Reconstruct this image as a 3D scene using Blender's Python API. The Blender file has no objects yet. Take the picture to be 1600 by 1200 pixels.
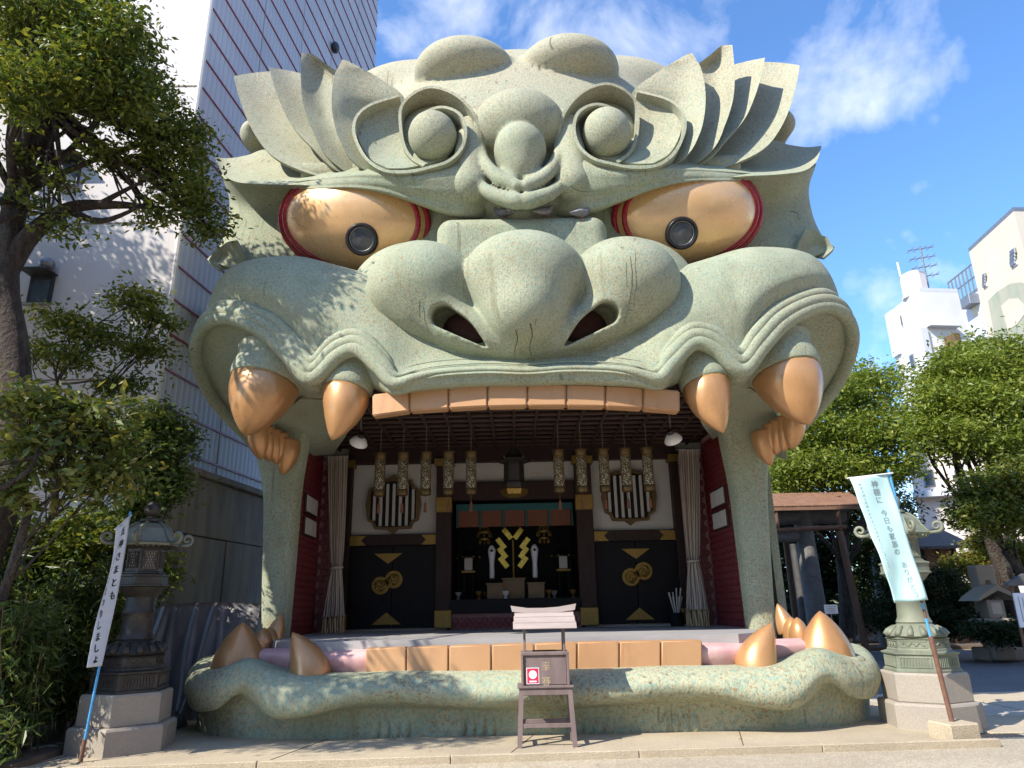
import bpy, bmesh, math, random
import numpy as np
from mathutils import Vector, Matrix

# ------------------------------------------------------------------ camera, sky, sun, exposure
S = bpy.context.scene
COL = S.collection
FPX, CX, CY = 1109.0, 800.0, 600.0          # the photograph's focal length in its own pixels (1600 x 1200)
CAM = Vector((0.0, 0.0, 1.7))
PITCH, ROLL = math.radians(17.3), math.radians(1.1)
_f = Vector((0, math.cos(PITCH), math.sin(PITCH)))
_u0 = Vector((0, -math.sin(PITCH), math.cos(PITCH)))
_r = Vector((1, 0, 0)) * math.cos(ROLL) - _u0 * math.sin(ROLL)
_u = Vector((1, 0, 0)) * math.sin(ROLL) + _u0 * math.cos(ROLL)
cam_data = bpy.data.cameras.new('camera')
cam_data.sensor_width = 36.0
cam_data.lens = 36.0 * FPX / 1600.0
cam_data.clip_end = 3000.0
cam = bpy.data.objects.new('camera', cam_data)
COL.objects.link(cam)
_m = Matrix((_r, _u, -_f)).transposed().to_4x4()
_m.translation = CAM
cam.matrix_world = _m
S.camera = cam

SUN_EL, SUN_AZ = math.radians(41.0), math.radians(52.0)   # azimuth: degrees left of straight behind the camera
to_sun = Vector((-math.sin(SUN_AZ) * math.cos(SUN_EL), -math.cos(SUN_AZ) * math.cos(SUN_EL), math.sin(SUN_EL)))
sun_data = bpy.data.lights.new('sun', 'SUN')
sun_data.energy = 5.0
sun_data.angle = math.radians(0.5)
sun_data.color = (1.0, 0.93, 0.80)
sun = bpy.data.objects.new('sun', sun_data)
COL.objects.link(sun)
sun.location = (-30, -30, 40)
sun.rotation_euler = (-to_sun).to_track_quat('-Z', 'Y').to_euler()

world = bpy.data.worlds.new('World')
S.world = world
world.use_nodes = True
wn, wl = world.node_tree.nodes, world.node_tree.links
wn.clear()
w_out = wn.new('ShaderNodeOutputWorld')
w_bg = wn.new('ShaderNodeBackground')
w_bg.inputs['Strength'].default_value = 0.135
w_sky = wn.new('ShaderNodeTexSky')
w_sky.sky_type = 'NISHITA'
w_sky.sun_disc = False
w_sky.sun_elevation = SUN_EL
w_sky.sun_rotation = math.atan2(to_sun.x, to_sun.y)
w_sky.air_density = 1.0
w_sky.dust_density = 0.25
w_sky.ozone_density = 2.2
w_tc = wn.new('ShaderNodeTexCoord')
w_map = wn.new('ShaderNodeMapping')
w_map.inputs['Scale'].default_value = (2.9, 2.9, 3.4)
w_map.inputs['Location'].default_value = (0.75, 0.35, 0.6)
w_n = wn.new('ShaderNodeTexNoise')
w_n.inputs['Scale'].default_value = 1.5
w_n.inputs['Detail'].default_value = 9.0
w_n.inputs['Roughness'].default_value = 0.56
w_n.inputs['Distortion'].default_value = 0.25
w_r = wn.new('ShaderNodeValToRGB')
w_r.color_ramp.elements[0].position = 0.525
w_r.color_ramp.elements[0].color = (0, 0, 0, 1)
w_r.color_ramp.elements[1].position = 0.80
w_r.color_ramp.elements[1].color = (0.85, 0.85, 0.85, 1)
w_mix = wn.new('ShaderNodeMixRGB')
w_mix.inputs['Color2'].default_value = (7.0, 7.2, 7.7, 1)
w_tint = wn.new('ShaderNodeMixRGB')
w_tint.blend_type = 'MULTIPLY'
w_tint.inputs['Fac'].default_value = 1.0
w_tint.inputs['Color2'].default_value = (0.90, 1.24, 1.58, 1)
wl.new(w_tc.outputs['Generated'], w_map.inputs['Vector'])
wl.new(w_map.outputs['Vector'], w_n.inputs['Vector'])
wl.new(w_n.outputs['Fac'], w_r.inputs['Fac'])
wl.new(w_sky.outputs['Color'], w_tint.inputs['Color1'])
wl.new(w_tint.outputs['Color'], w_mix.inputs['Color1'])
wl.new(w_r.outputs['Color'], w_mix.inputs['Fac'])
wl.new(w_mix.outputs['Color'], w_bg.inputs['Color'])
wl.new(w_bg.outputs['Background'], w_out.inputs['Surface'])

S.view_settings.view_transform = 'Standard'
S.view_settings.look = 'None'
S.view_settings.exposure = 0.68
S.view_settings.gamma = 1.0
S.view_settings.use_curve_mapping = False
S.render.engine = 'CYCLES'
S.cycles.max_bounces = 8
S.cycles.transparent_max_bounces = 12

RND = random.Random(7)
NPR = np.random.default_rng(7)

# ------------------------------------------------------------------ measuring: a pixel of the photograph at a known depth
def at(px, py, Y):
    a, b = (px - CX) / FPX, (CY - py) / FPX
    d = _f + _r * a + _u * b
    t = Y / d.y
    return Vector((d.x * t, Y, CAM.z + d.z * t))

X0 = 0.22                                    # the lion's plane of symmetry
def half(px, py, Y):                         # a pixel on the lion's left half -> (distance from symmetry plane, Y, Z)
    p = at(px, py, Y)
    return (abs(p.x - X0), p.y, p.z)

# ------------------------------------------------------------------ mesh helpers
def cr_axis(P, n):
    """Catmull-Rom along axis 0, n samples per span."""
    P = np.asarray(P, float)
    m = P.shape[0]
    if m < 2 or n < 2:
        return P
    Q = np.concatenate([[2 * P[0] - P[1]], P, [2 * P[-1] - P[-2]]])
    out = []
    for i in range(m - 1):
        p0, p1, p2, p3 = Q[i], Q[i + 1], Q[i + 2], Q[i + 3]
        for k in range(n):
            t = k / n
            out.append(0.5 * ((2 * p1) + (-p0 + p2) * t + (2 * p0 - 5 * p1 + 4 * p2 - p3) * t * t + (-p0 + 3 * p1 - 3 * p2 + p3) * t ** 3))
    out.append(P[-1])
    return np.array(out)

def cr_grid(P, nu, nv):
    P = cr_axis(np.asarray(P, float), nu)
    return np.swapaxes(cr_axis(np.swapaxes(P, 0, 1), nv), 0, 1)

def grid_normals(G):
    du = np.gradient(G, axis=0)
    dv = np.gradient(G, axis=1)
    n = np.cross(du, dv)
    return n / (np.linalg.norm(n, axis=2, keepdims=True) + 1e-9)

class MB:
    def __init__(self):
        self.v, self.f = [], []
    def add(self, vs, fs):
        o = len(self.v)
        self.v.extend([tuple(map(float, p)) for p in vs])
        self.f.extend([tuple(int(i) + o for i in q) for q in fs])
        return self
    def box(self, c, s, rz=0.0, taper=1.0, ax=None):
        cx, cy, cz = c
        hx, hy, hz = s[0] / 2, s[1] / 2, s[2] / 2
        vs = []
        for z, k in ((-hz, 1.0), (hz, taper)):
            for x, y in ((-hx, -hy), (hx, -hy), (hx, hy), (-hx, hy)):
                vs.append(Vector((x * k, y * k, z)))
        if ax is not None:
            M = ax
            vs = [M @ p for p in vs]
        elif rz:
            M = Matrix.Rotation(rz, 3, 'Z')
            vs = [M @ p for p in vs]
        vs = [p + Vector(c) for p in vs]
        return self.add(vs, [(3, 2, 1, 0), (4, 5, 6, 7), (0, 1, 5, 4), (1, 2, 6, 5), (2, 3, 7, 6), (3, 0, 4, 7)])
    def bbox(self, c, s, b=0.01, rz=0.0, ax=None):
        """box with chamfered edges"""
        hx, hy, hz = s[0] / 2, s[1] / 2, s[2] / 2
        b = min(b, hx * .8, hy * .8, hz * .8)
        bm = bmesh.new()
        bmesh.ops.create_cube(bm, size=1.0)
        for v in bm.verts:
            v.co = Vector((v.co.x * s[0], v.co.y * s[1], v.co.z * s[2]))
        bmesh.ops.bevel(bm, geom=list(bm.edges), offset=b, segments=1, affect='EDGES')
        M = ax if ax is not None else Matrix.Rotation(rz, 3, 'Z')
        bm.verts.ensure_lookup_table()
        vs = [M @ v.co + Vector(c) for v in bm.verts]
        fs = [[v.index for v in f.verts] for f in bm.faces]
        bm.free()
        return self.add(vs, fs)
    def hexa(self, p8):
        """8 points: bottom loop of 4, top loop of 4"""
        return self.add(p8, [(3, 2, 1, 0), (4, 5, 6, 7), (0, 1, 5, 4), (1, 2, 6, 5), (2, 3, 7, 6), (3, 0, 4, 7)])
    def tube(self, pts, r, n=10, cap=True, closed=False):
        pts = [Vector(p) for p in pts]
        m = len(pts)
        rs = [r] * m if not hasattr(r, '__len__') else list(r)
        vs, fs = [], []
        prev = None
        for i, p in enumerate(pts):
            a = pts[(i - 1) % m] if (closed or i > 0) else p
            b = pts[(i + 1) % m] if (closed or i < m - 1) else p
            t = (b - a)
            t = t.normalized() if t.length > 1e-9 else Vector((0, 0, 1))
            if prev is None:
                h = Vector((0, 0, 1)) if abs(t.z) < .9 else Vector((1, 0, 0))
                prev = (h - t * h.dot(t)).normalized()
            else:
                q = prev - t * prev.dot(t)
                prev = q.normalized() if q.length > 1e-6 else prev
            bt = t.cross(prev)
            for k in range(n):
                an = 2 * math.pi * k / n
                vs.append(p + (prev * math.cos(an) + bt * math.sin(an)) * rs[i])
        mm = m if closed else m - 1
        for i in range(mm):
            j = (i + 1) % m
            for k in range(n):
                l = (k + 1) % n
                fs.append((i * n + k, i * n + l, j * n + l, j * n + k))
        if cap and not closed:
            fs.append(tuple(range(n - 1, -1, -1)))
            fs.append(tuple((m - 1) * n + k for k in range(n)))
        return self.add(vs, fs)
    def lathe(self, c, prof, n=24, sx=1.0, sy=1.0, rz=0.0, ax=None):
        """prof: list of (r, z)"""
        vs, fs = [], []
        for r, z in prof:
            for k in range(n):
                an = 2 * math.pi * k / n + rz
                p = Vector((r * math.cos(an) * sx, r * math.sin(an) * sy, z))
                if ax is not None:
                    p = ax @ p
                vs.append(p + Vector(c))
        m = len(prof)
        for i in range(m - 1):
            for k in range(n):
                l = (k + 1) % n
                fs.append((i * n + k, i * n + l, (i + 1) * n + l, (i + 1) * n + k))
        fs.append(tuple(range(n - 1, -1, -1)))
        fs.append(tuple((m - 1) * n + k for k in range(n)))
        return self.add(vs, fs)
    def ball(self, c, r, n=16, m=10, ax=None):
        rx, ry, rz = (r, r, r) if not hasattr(r, '__len__') else r
        vs, fs = [], []
        c = Vector(c)
        def P(v):
            return (ax @ v if ax is not None else v) + c
        vs.append(P(Vector((0, 0, rz))))
        for i in range(1, m):
            th = math.pi * i / m
            for k in range(n):
                ph = 2 * math.pi * k / n
                vs.append(P(Vector((rx * math.sin(th) * math.cos(ph), ry * math.sin(th) * math.sin(ph), rz * math.cos(th)))))
        vs.append(P(Vector((0, 0, -rz))))
        last = len(vs) - 1
        for k in range(n):
            fs.append((0, 1 + k, 1 + (k + 1) % n))
        for i in range(m - 2):
            for k in range(n):
                l = (k + 1) % n
                fs.append((1 + i * n + k, 1 + (i + 1) * n + k, 1 + (i + 1) * n + l, 1 + i * n + l))
        b = 1 + (m - 2) * n
        for k in range(n):
            fs.append((b + k, last, b + (k + 1) % n))
        return self.add(vs, fs)
    def prism(self, poly, y0, y1):
        """poly: list of (x, z) counter-clockwise seen from -Y; extruded from y0 (front) to y1"""
        n = len(poly)
        vs = [(x, y0, z) for x, z in poly] + [(x, y1, z) for x, z in poly]
        fs = [tuple(range(n)), tuple(range(2 * n - 1, n - 1, -1))]
        for i in range(n):
            j = (i + 1) % n
            fs.append((j, i, n + i, n + j))
        return self.add(vs, fs)
    def grid(self, G, flip=False):
        a, b = G.shape[:2]
        fs = []
        for i in range(a - 1):
            for j in range(b - 1):
                q = (i * b + j, (i + 1) * b + j, (i + 1) * b + j + 1, i * b + j + 1)
                fs.append(q[::-1] if flip else q)
        return self.add(G.reshape(-1, 3), fs)
    def sheet(self, G, th):
        """grid sheet given thickness th along its normals, closed at the rim"""
        A = G
        B = G + (np.array(th) if hasattr(th, '__len__') else grid_normals(G) * th)
        a, b = G.shape[:2]
        o = a * b
        fs = []
        for i in range(a - 1):
            for j in range(b - 1):
                q = (i * b + j, (i + 1) * b + j, (i + 1) * b + j + 1, i * b + j + 1)
                fs.append(q[::-1])
                fs.append(tuple(k + o for k in q))
        rim = [(0, j) for j in range(b)] + [(i, b - 1) for i in range(1, a)] + [(a - 1, j) for j in range(b - 2, -1, -1)] + [(i, 0) for i in range(a - 2, 0, -1)]
        ids = [i * b + j for i, j in rim]
        for k in range(len(ids)):
            p, q = ids[k], ids[(k + 1) % len(ids)]
            fs.append((p, q, q + o, p + o))
        return self.add(np.concatenate([A.reshape(-1, 3), B.reshape(-1, 3)]), fs)
    def mirrored(self, x0):
        m = MB()
        m.v = [(2 * x0 - x, y, z) for x, y, z in self.v]
        m.f = [q[::-1] for q in self.f]
        return m
    def fix(self):
        me = bpy.data.meshes.new('t')
        me.from_pydata(self.v, [], self.f)
        bm = bmesh.new()
        bm.from_mesh(me)
        bmesh.ops.recalc_face_normals(bm, faces=bm.faces)
        self.v = [tuple(v.co) for v in bm.verts]
        self.f = [tuple(v.index for v in f.verts) for f in bm.faces]
        bm.free()
        bpy.data.meshes.remove(me)
        return self
    def build(self, name, mat, parent=None, smooth=None, kind=None):
        return mesh_obj(name, self.v, self.f, mat, parent, smooth, kind)

def root_loc(o):
    p = Vector((0, 0, 0))
    while o is not None:
        p = p + o.location
        o = o.parent
    return p

def mesh_obj(name, v, f, mat, parent=None, smooth=None, kind=None):
    """verts in world coordinates; smooth = angle in degrees below which edges are shaded smooth"""
    me = bpy.data.meshes.new(name)
    off = np.array(root_loc(parent)) if parent is not None else np.zeros(3)
    V = np.asarray(v, float) - off
    me.from_pydata(V.tolist(), [], f if isinstance(f, list) else f.tolist())
    me.update()
    if smooth is not None:
        me.polygons.foreach_set('use_smooth', [True] * len(me.polygons))
        if smooth < 180:
            me.set_sharp_from_angle(angle=math.radians(smooth))
    o = bpy.data.objects.new(name, me)
    if mat is not None:
        me.materials.append(mat)
    COL.objects.link(o)
    if parent is not None:
        o.parent = parent
    if kind:
        o['kind'] = kind
    return o

def tag(o, label, cat, group=None):
    o['label'] = label
    o['category'] = cat
    if group:
        o['group'] = group
    return o

def thing(name, loc, label, cat, group=None):
    o = bpy.data.objects.new(name, None)
    o.empty_display_size = 0.2
    COL.objects.link(o)
    o.location = loc
    return tag(o, label, cat, group)

def structure(o):
    o['kind'] = 'structure'
    return o

def copy_tree(o, parent=None):
    c = o.copy()
    COL.objects.link(c)
    c.parent = parent
    for ch in list(o.children):
        copy_tree(ch, c)
    return c

def rects(p, q):
    return Vector((min(p[0], q[0]), min(p[1], q[1]), min(p[2], q[2])))

# ------------------------------------------------------------------ signed distance modelling (for the swelling stone forms)
def surface_nets(F, org, h):
    nx, ny, nz = F.shape
    s = F < 0
    cnt = np.zeros((nx - 1, ny - 1, nz - 1), np.float32)
    acc = np.zeros((nx - 1, ny - 1, nz - 1, 3), np.float32)
    corners = [(i, j, k) for i in (0, 1) for j in (0, 1) for k in (0, 1)]
    def sl(c):
        return (slice(c[0], nx - 1 + c[0]), slice(c[1], ny - 1 + c[1]), slice(c[2], nz - 1 + c[2]))
    for a in range(8):
        for b in range(a + 1, 8):
            ca, cb = corners[a], corners[b]
            if sum(abs(x - y) for x, y in zip(ca, cb)) != 1:
                continue
            fa, fb = F[sl(ca)], F[sl(cb)]
            m = (fa < 0) != (fb < 0)
            t = np.where(m, fa / np.where(m, fa - fb, 1), 0)
            cnt += m
            for ax in range(3):
                acc[..., ax] += np.where(m, ca[ax] + t * (cb[ax] - ca[ax]), 0)
    act = cnt > 0
    idx = -np.ones(act.shape, np.int64)
    idx[act] = np.arange(act.sum())
    I = np.argwhere(act)
    V = (I + acc[act] / cnt[act][:, None]) * h + np.array(org)
    faces = []
    for ax in range(3):
        o = [0, 0, 0]
        o[ax] = 1
        A = s[:nx - o[0], :ny - o[1], :nz - o[2]]
        B = s[o[0]:, o[1]:, o[2]:]
        E = np.argwhere(A != B)
        b, c = (ax + 1) % 3, (ax + 2) % 3
        E = E[(E[:, b] > 0) & (E[:, c] > 0) & (E[:, b] < F.shape[b] - 1) & (E[:, c] < F.shape[c] - 1)]
        if not len(E):
            continue
        sgn = s[E[:, 0], E[:, 1], E[:, 2]]
        def at_(db, dc):
            q = E.copy()
            q[:, b] -= db
            q[:, c] -= dc
            return idx[q[:, 0], q[:, 1], q[:, 2]]
        q = np.stack([at_(1, 1), at_(0, 1), at_(0, 0), at_(1, 0)], 1)
        q[~sgn] = q[~sgn][:, ::-1]
        faces.append(q)
    Fc = np.concatenate(faces)
    Fc = Fc[(Fc >= 0).all(1)]
    return V, Fc

class SDF:
    """x is the distance from the lion's symmetry plane"""
    def __init__(self, lo, hi, h):
        self.h = h
        self.lo = np.array(lo, float)
        n = np.ceil((np.array(hi) - self.lo) / h).astype(int) + 1
        ax = [(lo[i] + h * np.arange(n[i])).astype(np.float32) for i in range(3)]
        self.x, self.y, self.z = np.meshgrid(*ax, indexing='ij')
        self.x = np.abs(self.x)
        self.F = np.full(self.x.shape, 9.0, np.float32)
    def ell(self, c, r, ry=0.0):
        x, y, z = self.x - c[0], self.y - c[1], self.z - c[2]
        if ry:
            ca, sa = math.cos(ry), math.sin(ry)
            x, z = x * ca - z * sa, x * sa + z * ca
        k0 = np.sqrt((x / r[0]) ** 2 + (y / r[1]) ** 2 + (z / r[2]) ** 2)
        k1 = np.sqrt((x / r[0] ** 2) ** 2 + (y / r[1] ** 2) ** 2 + (z / r[2] ** 2) ** 2) + 1e-6
        return k0 * (k0 - 1.0) / k1
    def path(self, pts, rs, n=4, yscale=1.0):
        P = cr_axis(np.array([list(p) + [r] for p, r in zip(pts, rs)]), n)
        out = None
        for a, b in zip(P[:-1], P[1:]):
            d = b[:3] - a[:3]
            L = float(d @ d) + 1e-9
            px, py, pz = self.x - a[0], self.y - a[1], self.z - a[2]
            t = np.clip((px * d[0] + py * d[1] + pz * d[2]) / L, 0, 1)
            q = np.sqrt((px - t * d[0]) ** 2 + ((py - t * d[1]) * yscale) ** 2 + (pz - t * d[2]) ** 2) - (a[3] + (b[3] - a[3]) * t)
            out = q if out is None else np.minimum(out, q)
        return out
    def rbox(self, c, s, r):
        q = [np.abs(self.x - c[0]) - s[0] + r, np.abs(self.y - c[1]) - s[1] + r, np.abs(self.z - c[2]) - s[2] + r]
        o = np.sqrt(sum(np.maximum(a, 0) ** 2 for a in q))
        return o + np.minimum(np.maximum(np.maximum(q[0], q[1]), q[2]), 0) - r
    def un(self, d, k=0.0):
        if k <= 0:
            self.F = np.minimum(self.F, d)
        else:
            hh = np.clip(0.5 + 0.5 * (self.F - d) / k, 0, 1)
            self.F = self.F * (1 - hh) + d * hh - k * hh * (1 - hh)
    def sub(self, d, k=0.0):
        d = -d
        if k <= 0:
            self.F = np.maximum(self.F, d)
        else:
            hh = np.clip(0.5 - 0.5 * (self.F - d) / k, 0, 1)
            self.F = self.F * (1 - hh) + d * hh + k * hh * (1 - hh)
    def mesh(self, name, mat, parent, smooth=180):
        V, Fc = surface_nets(self.F, self.lo, self.h)
        V[:, 0] += X0
        return mesh_obj(name, V, Fc, mat, parent, smooth)

# ------------------------------------------------------------------ materials
class NT:
    def __init__(self, name):
        self.m = bpy.data.materials.new(name)
        self.m.use_nodes = True
        self.n, self.l = self.m.node_tree.nodes, self.m.node_tree.links
        self.b = self.n['Principled BSDF']
        self.out = self.n['Material Output']
        self.tc = self.n.new('ShaderNodeTexCoord')
    def node(self, t, **kw):
        o = self.n.new(t)
        for k, v in kw.items():
            if k in o.inputs:
                o.inputs[k].default_value = v
            else:
                setattr(o, k, v)
        return o
    def noise(self, scale, detail=4.0, rough=0.55, vec=None, stretch=None, dist=0.0):
        o = self.node('ShaderNodeTexNoise', Scale=scale, Detail=detail, Roughness=rough, Distortion=dist)
        v = vec if vec is not None else self.tc.outputs['Object']
        if stretch:
            mp = self.node('ShaderNodeMapping')
            mp.inputs['Scale'].default_value = stretch
            self.l.new(v, mp.inputs['Vector'])
            v = mp.outputs['Vector']
        self.l.new(v, o.inputs['Vector'])
        return o.outputs['Fac']
    def ramp(self, fac, stops):
        o = self.n.new('ShaderNodeValToRGB')
        e = o.color_ramp.elements
        while len(e) < len(stops):
            e.new(0.5)
        for i, (p, c) in enumerate(stops):
            e[i].position = p
            e[i].color = (c[0], c[1], c[2], 1) if hasattr(c, '__len__') else (c, c, c, 1)
        self.l.new(fac, o.inputs['Fac'])
        return o.outputs['Color']
    def mix(self, fac, a, b, mode='MIX'):
        o = self.n.new('ShaderNodeMixRGB')
        o.blend_type = mode
        for s, v in (('Fac', fac), ('Color1', a), ('Color2', b)):
            if hasattr(v, 'is_output'):
                self.l.new(v, o.inputs[s])
            elif s == 'Fac':
                o.inputs[s].default_value = v
            else:
                o.inputs[s].default_value = (v[0], v[1], v[2], 1)
        return o.outputs['Color']
    def bump(self, h, strength=0.3, dist=0.01):
        o = self.node('ShaderNodeBump', Strength=strength, Distance=dist)
        self.l.new(h, o.inputs['Height'])
        self.l.new(o.outputs['Normal'], self.b.inputs['Normal'])
    def color(self, c):
        if hasattr(c, 'is_output'):
            self.l.new(c, self.b.inputs['Base Color'])
        else:
            self.b.inputs['Base Color'].default_value = (c[0], c[1], c[2], 1)
    def set(self, **kw):
        for k, v in kw.items():
            k = k.replace('_', ' ')
            if hasattr(v, 'is_output'):
                self.l.new(v, self.b.inputs[k])
            else:
                self.b.inputs[k].default_value = v
        return self.m

def pm(name, c1, c2=None, scale=6.0, rough=0.7, bump=0.0, bscale=40.0, metal=0.0, dirt=None, dscale=1.2, damount=0.5, stretch=None, spec=0.5, bdist=0.01):
    """two-tone noisy paint with optional large stains and fine relief"""
    t = NT(name)
    c2 = c2 or tuple(x * 0.8 for x in c1)
    c = t.mix(t.ramp(t.noise(scale, 6, .6, stretch=stretch), [(.35, 0.0), (.65, 1.0)]), c1, c2)
    if dirt:
        d = t.ramp(t.noise(dscale, 7, .62, stretch=stretch), [(.48, 0.0), (.70, damount)])
        c = t.mix(d, c, dirt)
    t.color(c)
    if bump:
        t.bump(t.noise(bscale, 5, .6), bump, bdist)
    r = t.ramp(t.noise(scale * 2.3, 4), [(.3, max(rough - .1, .03)), (.7, min(rough + .1, 1))])
    t.set(Roughness=r, Metallic=metal)
    t.b.inputs['Specular IOR Level'].default_value = spec
    return t.m

def stone_mat(name, base=(.33, .365, .255), pale=(.395, .40, .28), teal=(.18, .29, .25), rust=(.235, .12, .05), gscale=31.0, zpale=None):
    """sprayed granular render of the lion: pale green with teal and rust flecks"""
    t = NT(name)
    big = t.noise(.55, 5, .6)
    c = t.mix(t.ramp(big, [(.38, 0.0), (.66, 1.0)]), base, pale)
    c = t.mix(t.ramp(t.noise(1.7, 7, .68), [(.47, 0.0), (.66, .45)]), c, (.23, .25, .15))
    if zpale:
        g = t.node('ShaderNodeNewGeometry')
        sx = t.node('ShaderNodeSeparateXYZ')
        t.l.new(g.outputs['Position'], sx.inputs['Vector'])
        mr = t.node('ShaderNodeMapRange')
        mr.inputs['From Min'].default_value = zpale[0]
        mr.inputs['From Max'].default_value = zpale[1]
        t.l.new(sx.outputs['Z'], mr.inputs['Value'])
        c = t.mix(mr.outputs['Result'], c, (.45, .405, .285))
    g1 = t.noise(gscale, 3, .7, stretch=(1, 1, .75))
    c = t.mix(t.ramp(g1, [(.49, 0.0), (.62, .75)]), c, teal)
    rm = t.ramp(t.noise(.9, 4, .6), [(.35, .25), (.65, 1.0)])
    g2 = t.noise(gscale * 1.25, 3, .72, dist=.6)
    rf = t.mix(1.0, t.ramp(g2, [(.52, 0.0), (.61, .85)]), rm, 'MULTIPLY')
    c = t.mix(rf, c, rust)
    # runs of dirt below ledges, stretched down the wall
    st = t.ramp(t.noise(1.6, 6, .7, stretch=(2.2, 2.2, .16)), [(.58, 0.0), (.76, .65)])
    c = t.mix(st, c, (.17, .16, .10))
    # thin dark drip lines
    dl = t.mix(1.0, t.ramp(t.noise(7.0, 3, .6, stretch=(1.6, 1.6, .05)), [(.62, 0.0), (.70, .8)]), t.ramp(t.noise(.7, 3, .5), [(.50, 0.0), (.64, 1.0)]), 'MULTIPLY')
    c = t.mix(dl, c, (.10, .09, .06))
    t.color(c)
    g3 = t.noise(gscale * 1.8, 4, .7, stretch=(1, 1, .5))
    t.bump(g3, .55, .03)
    return t.set(Roughness=.86)

M = {}
M['stone'] = stone_mat('lion_render')
M['stone_low'] = stone_mat('lion_render_coarse', base=(.36, .385, .265), pale=(.425, .425, .29), teal=(.19, .32, .275), rust=(.24, .125, .05), gscale=19.0)
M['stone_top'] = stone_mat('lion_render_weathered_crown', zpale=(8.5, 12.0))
M['stone_shaded'] = stone_mat('lion_render_shaded', base=(.30, .33, .24), pale=(.34, .34, .24))  # darker copy of the stone, with shade put into its colour
def paint_gold(name, c1, c2, rough, metal, coat=0.0, wear=.5):
    t = NT(name)
    c = t.mix(t.ramp(t.noise(1.3, 5, .6), [(.35, 0.0), (.68, 1.0)]), c1, c2)
    c = t.mix(t.ramp(t.noise(2.0, 7, .7, stretch=(2, 2, .5)), [(.54, 0.0), (.76, wear)]), c, (.27, .13, .055))
    t.color(c)
    t.bump(t.noise(14, 4), .06, .01)
    t.set(Roughness=t.ramp(t.noise(5, 4), [(.3, rough - .06), (.7, rough + .1)]), Metallic=metal)
    t.b.inputs['Coat Weight'].default_value = coat
    t.b.inputs['Coat Roughness'].default_value = .12
    return t.m
M['fang'] = paint_gold('bronze_fang_paint', (.48, .245, .10), (.57, .315, .145), .33, .38, .15, .5)
M['tooth'] = paint_gold('bronze_tooth_paint', (.48, .265, .13), (.52, .30, .155), .48, .12, .05)
M['eye'] = paint_gold('gold_eye_paint', (.72, .43, .20), (.75, .47, .235), .28, .28, .4, .10)
M['eye_ring'] = pm('crimson_gloss', (.33, .015, .03), (.26, .01, .02), rough=.25)
M['pupil'] = pm('black_rubber', (.012, .012, .016), rough=.35)
M['pupil_glass'] = pm('lamp_glass', (.05, .055, .065), (.10, .10, .11), scale=4, rough=.10)
M['gum'] = pm('pink_gum', (.55, .30, .31), (.62, .40, .38), scale=5, rough=.75, bump=.3, bscale=20, dirt=(.38, .16, .14), dscale=3)
M['nostril'] = pm('nostril_dark', (.06, .02, .015), rough=.9)
M['wood_dark'] = pm('lacquer_brown', (.030, .016, .014), (.042, .022, .018), scale=9, rough=.55, stretch=(1, 1, .2), spec=.25)
M['lacquer'] = pm('black_lacquer', (.008, .007, .009), (.011, .009, .010), rough=.5, spec=.18)
M['plaster'] = pm('white_plaster', (.52, .49, .445), (.47, .44, .40), scale=3, rough=.85)
M['gold'] = pm('gilt_metal', (.36, .23, .06), (.24, .15, .04), scale=40, rough=.38, metal=.75, bump=.8, bscale=70)
M['gilt_dark'] = pm('dark_gilt', (.17, .11, .04), (.10, .065, .03), scale=30, rough=.45, metal=.6, bump=.6, bscale=60)
M['gold_flat'] = pm('gilt_paper', (.82, .60, .10), (.74, .52, .08), scale=4, rough=.3, metal=.6)
M['floor'] = pm('stage_floor', (.38, .365, .36), (.31, .30, .30), scale=2.5, rough=.6, dirt=(.25, .24, .25), dscale=1.5, stretch=(.4, 1.5, 1))
M['hex'] = pm('crimson_tile', (.17, .016, .02), (.125, .012, .016), scale=9, rough=.33)
M['hex_joint'] = pm('tile_joint', (.36, .20, .19), rough=.9)
M['curtain'] = pm('curtain_cloth', (.48, .40, .33), (.42, .35, .29), scale=12, rough=.9, stretch=(1, 1, .2))
M['curtain_hem'] = pm('curtain_hem', (.50, .36, .20), rough=.8)
M['bronze'] = pm('dark_bronze', (.040, .034, .031), (.06, .052, .046), scale=9, rough=.5, metal=.45, bump=.35, bscale=60, dirt=(.09, .10, .085), dscale=3, damount=.4)
M['verdigris'] = pm('verdigris_bronze', (.155, .18, .13), (.25, .255, .19), scale=6, rough=.65, metal=.15, bump=.3, bscale=50, dirt=(.07, .085, .065), dscale=3, damount=.8)
M['bronze_roof'] = pm('bronze_lit_roof', (.16, .17, .135), (.22, .225, .18), scale=5, rough=.5, metal=.3, bump=.2, bscale=40, dirt=(.08, .09, .08), dscale=3)
M['granite'] = pm('granite', (.36, .315, .26), (.28, .245, .205), scale=55, rough=.85, bump=.3, bscale=80, dirt=(.26, .24, .22), dscale=1.6, damount=.6)
M['wood_grey'] = pm('weathered_wood', (.20, .15, .145), (.15, .11, .105), scale=7, rough=.85, bump=.4, bscale=30, stretch=(1, 1, .2))
M['wood_pale'] = pm('silvered_board', (.40, .33, .31), (.33, .27, .25), scale=7, rough=.85, bump=.4, bscale=30, stretch=(.25, 1, 1))
M['banner_white'] = pm('white_banner_cloth', (.64, .69, .80), (.58, .64, .76), scale=3, rough=.9)
M['banner_blue'] = pm('pale_blue_banner_cloth', (.42, .64, .66), (.47, .69, .70), scale=2, rough=.9)
M['ink'] = pm('black_ink', (.015, .015, .02), rough=.8)
M['ink_grey'] = pm('grey_ink', (.25, .34, .37), rough=.8)
M['pole_blue'] = pm('blue_pole', (.06, .30, .62), (.08, .34, .66), rough=.35)
M['pole_brown'] = pm('rusty_pole', (.13, .06, .04), (.18, .09, .06), scale=14, rough=.7)
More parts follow.
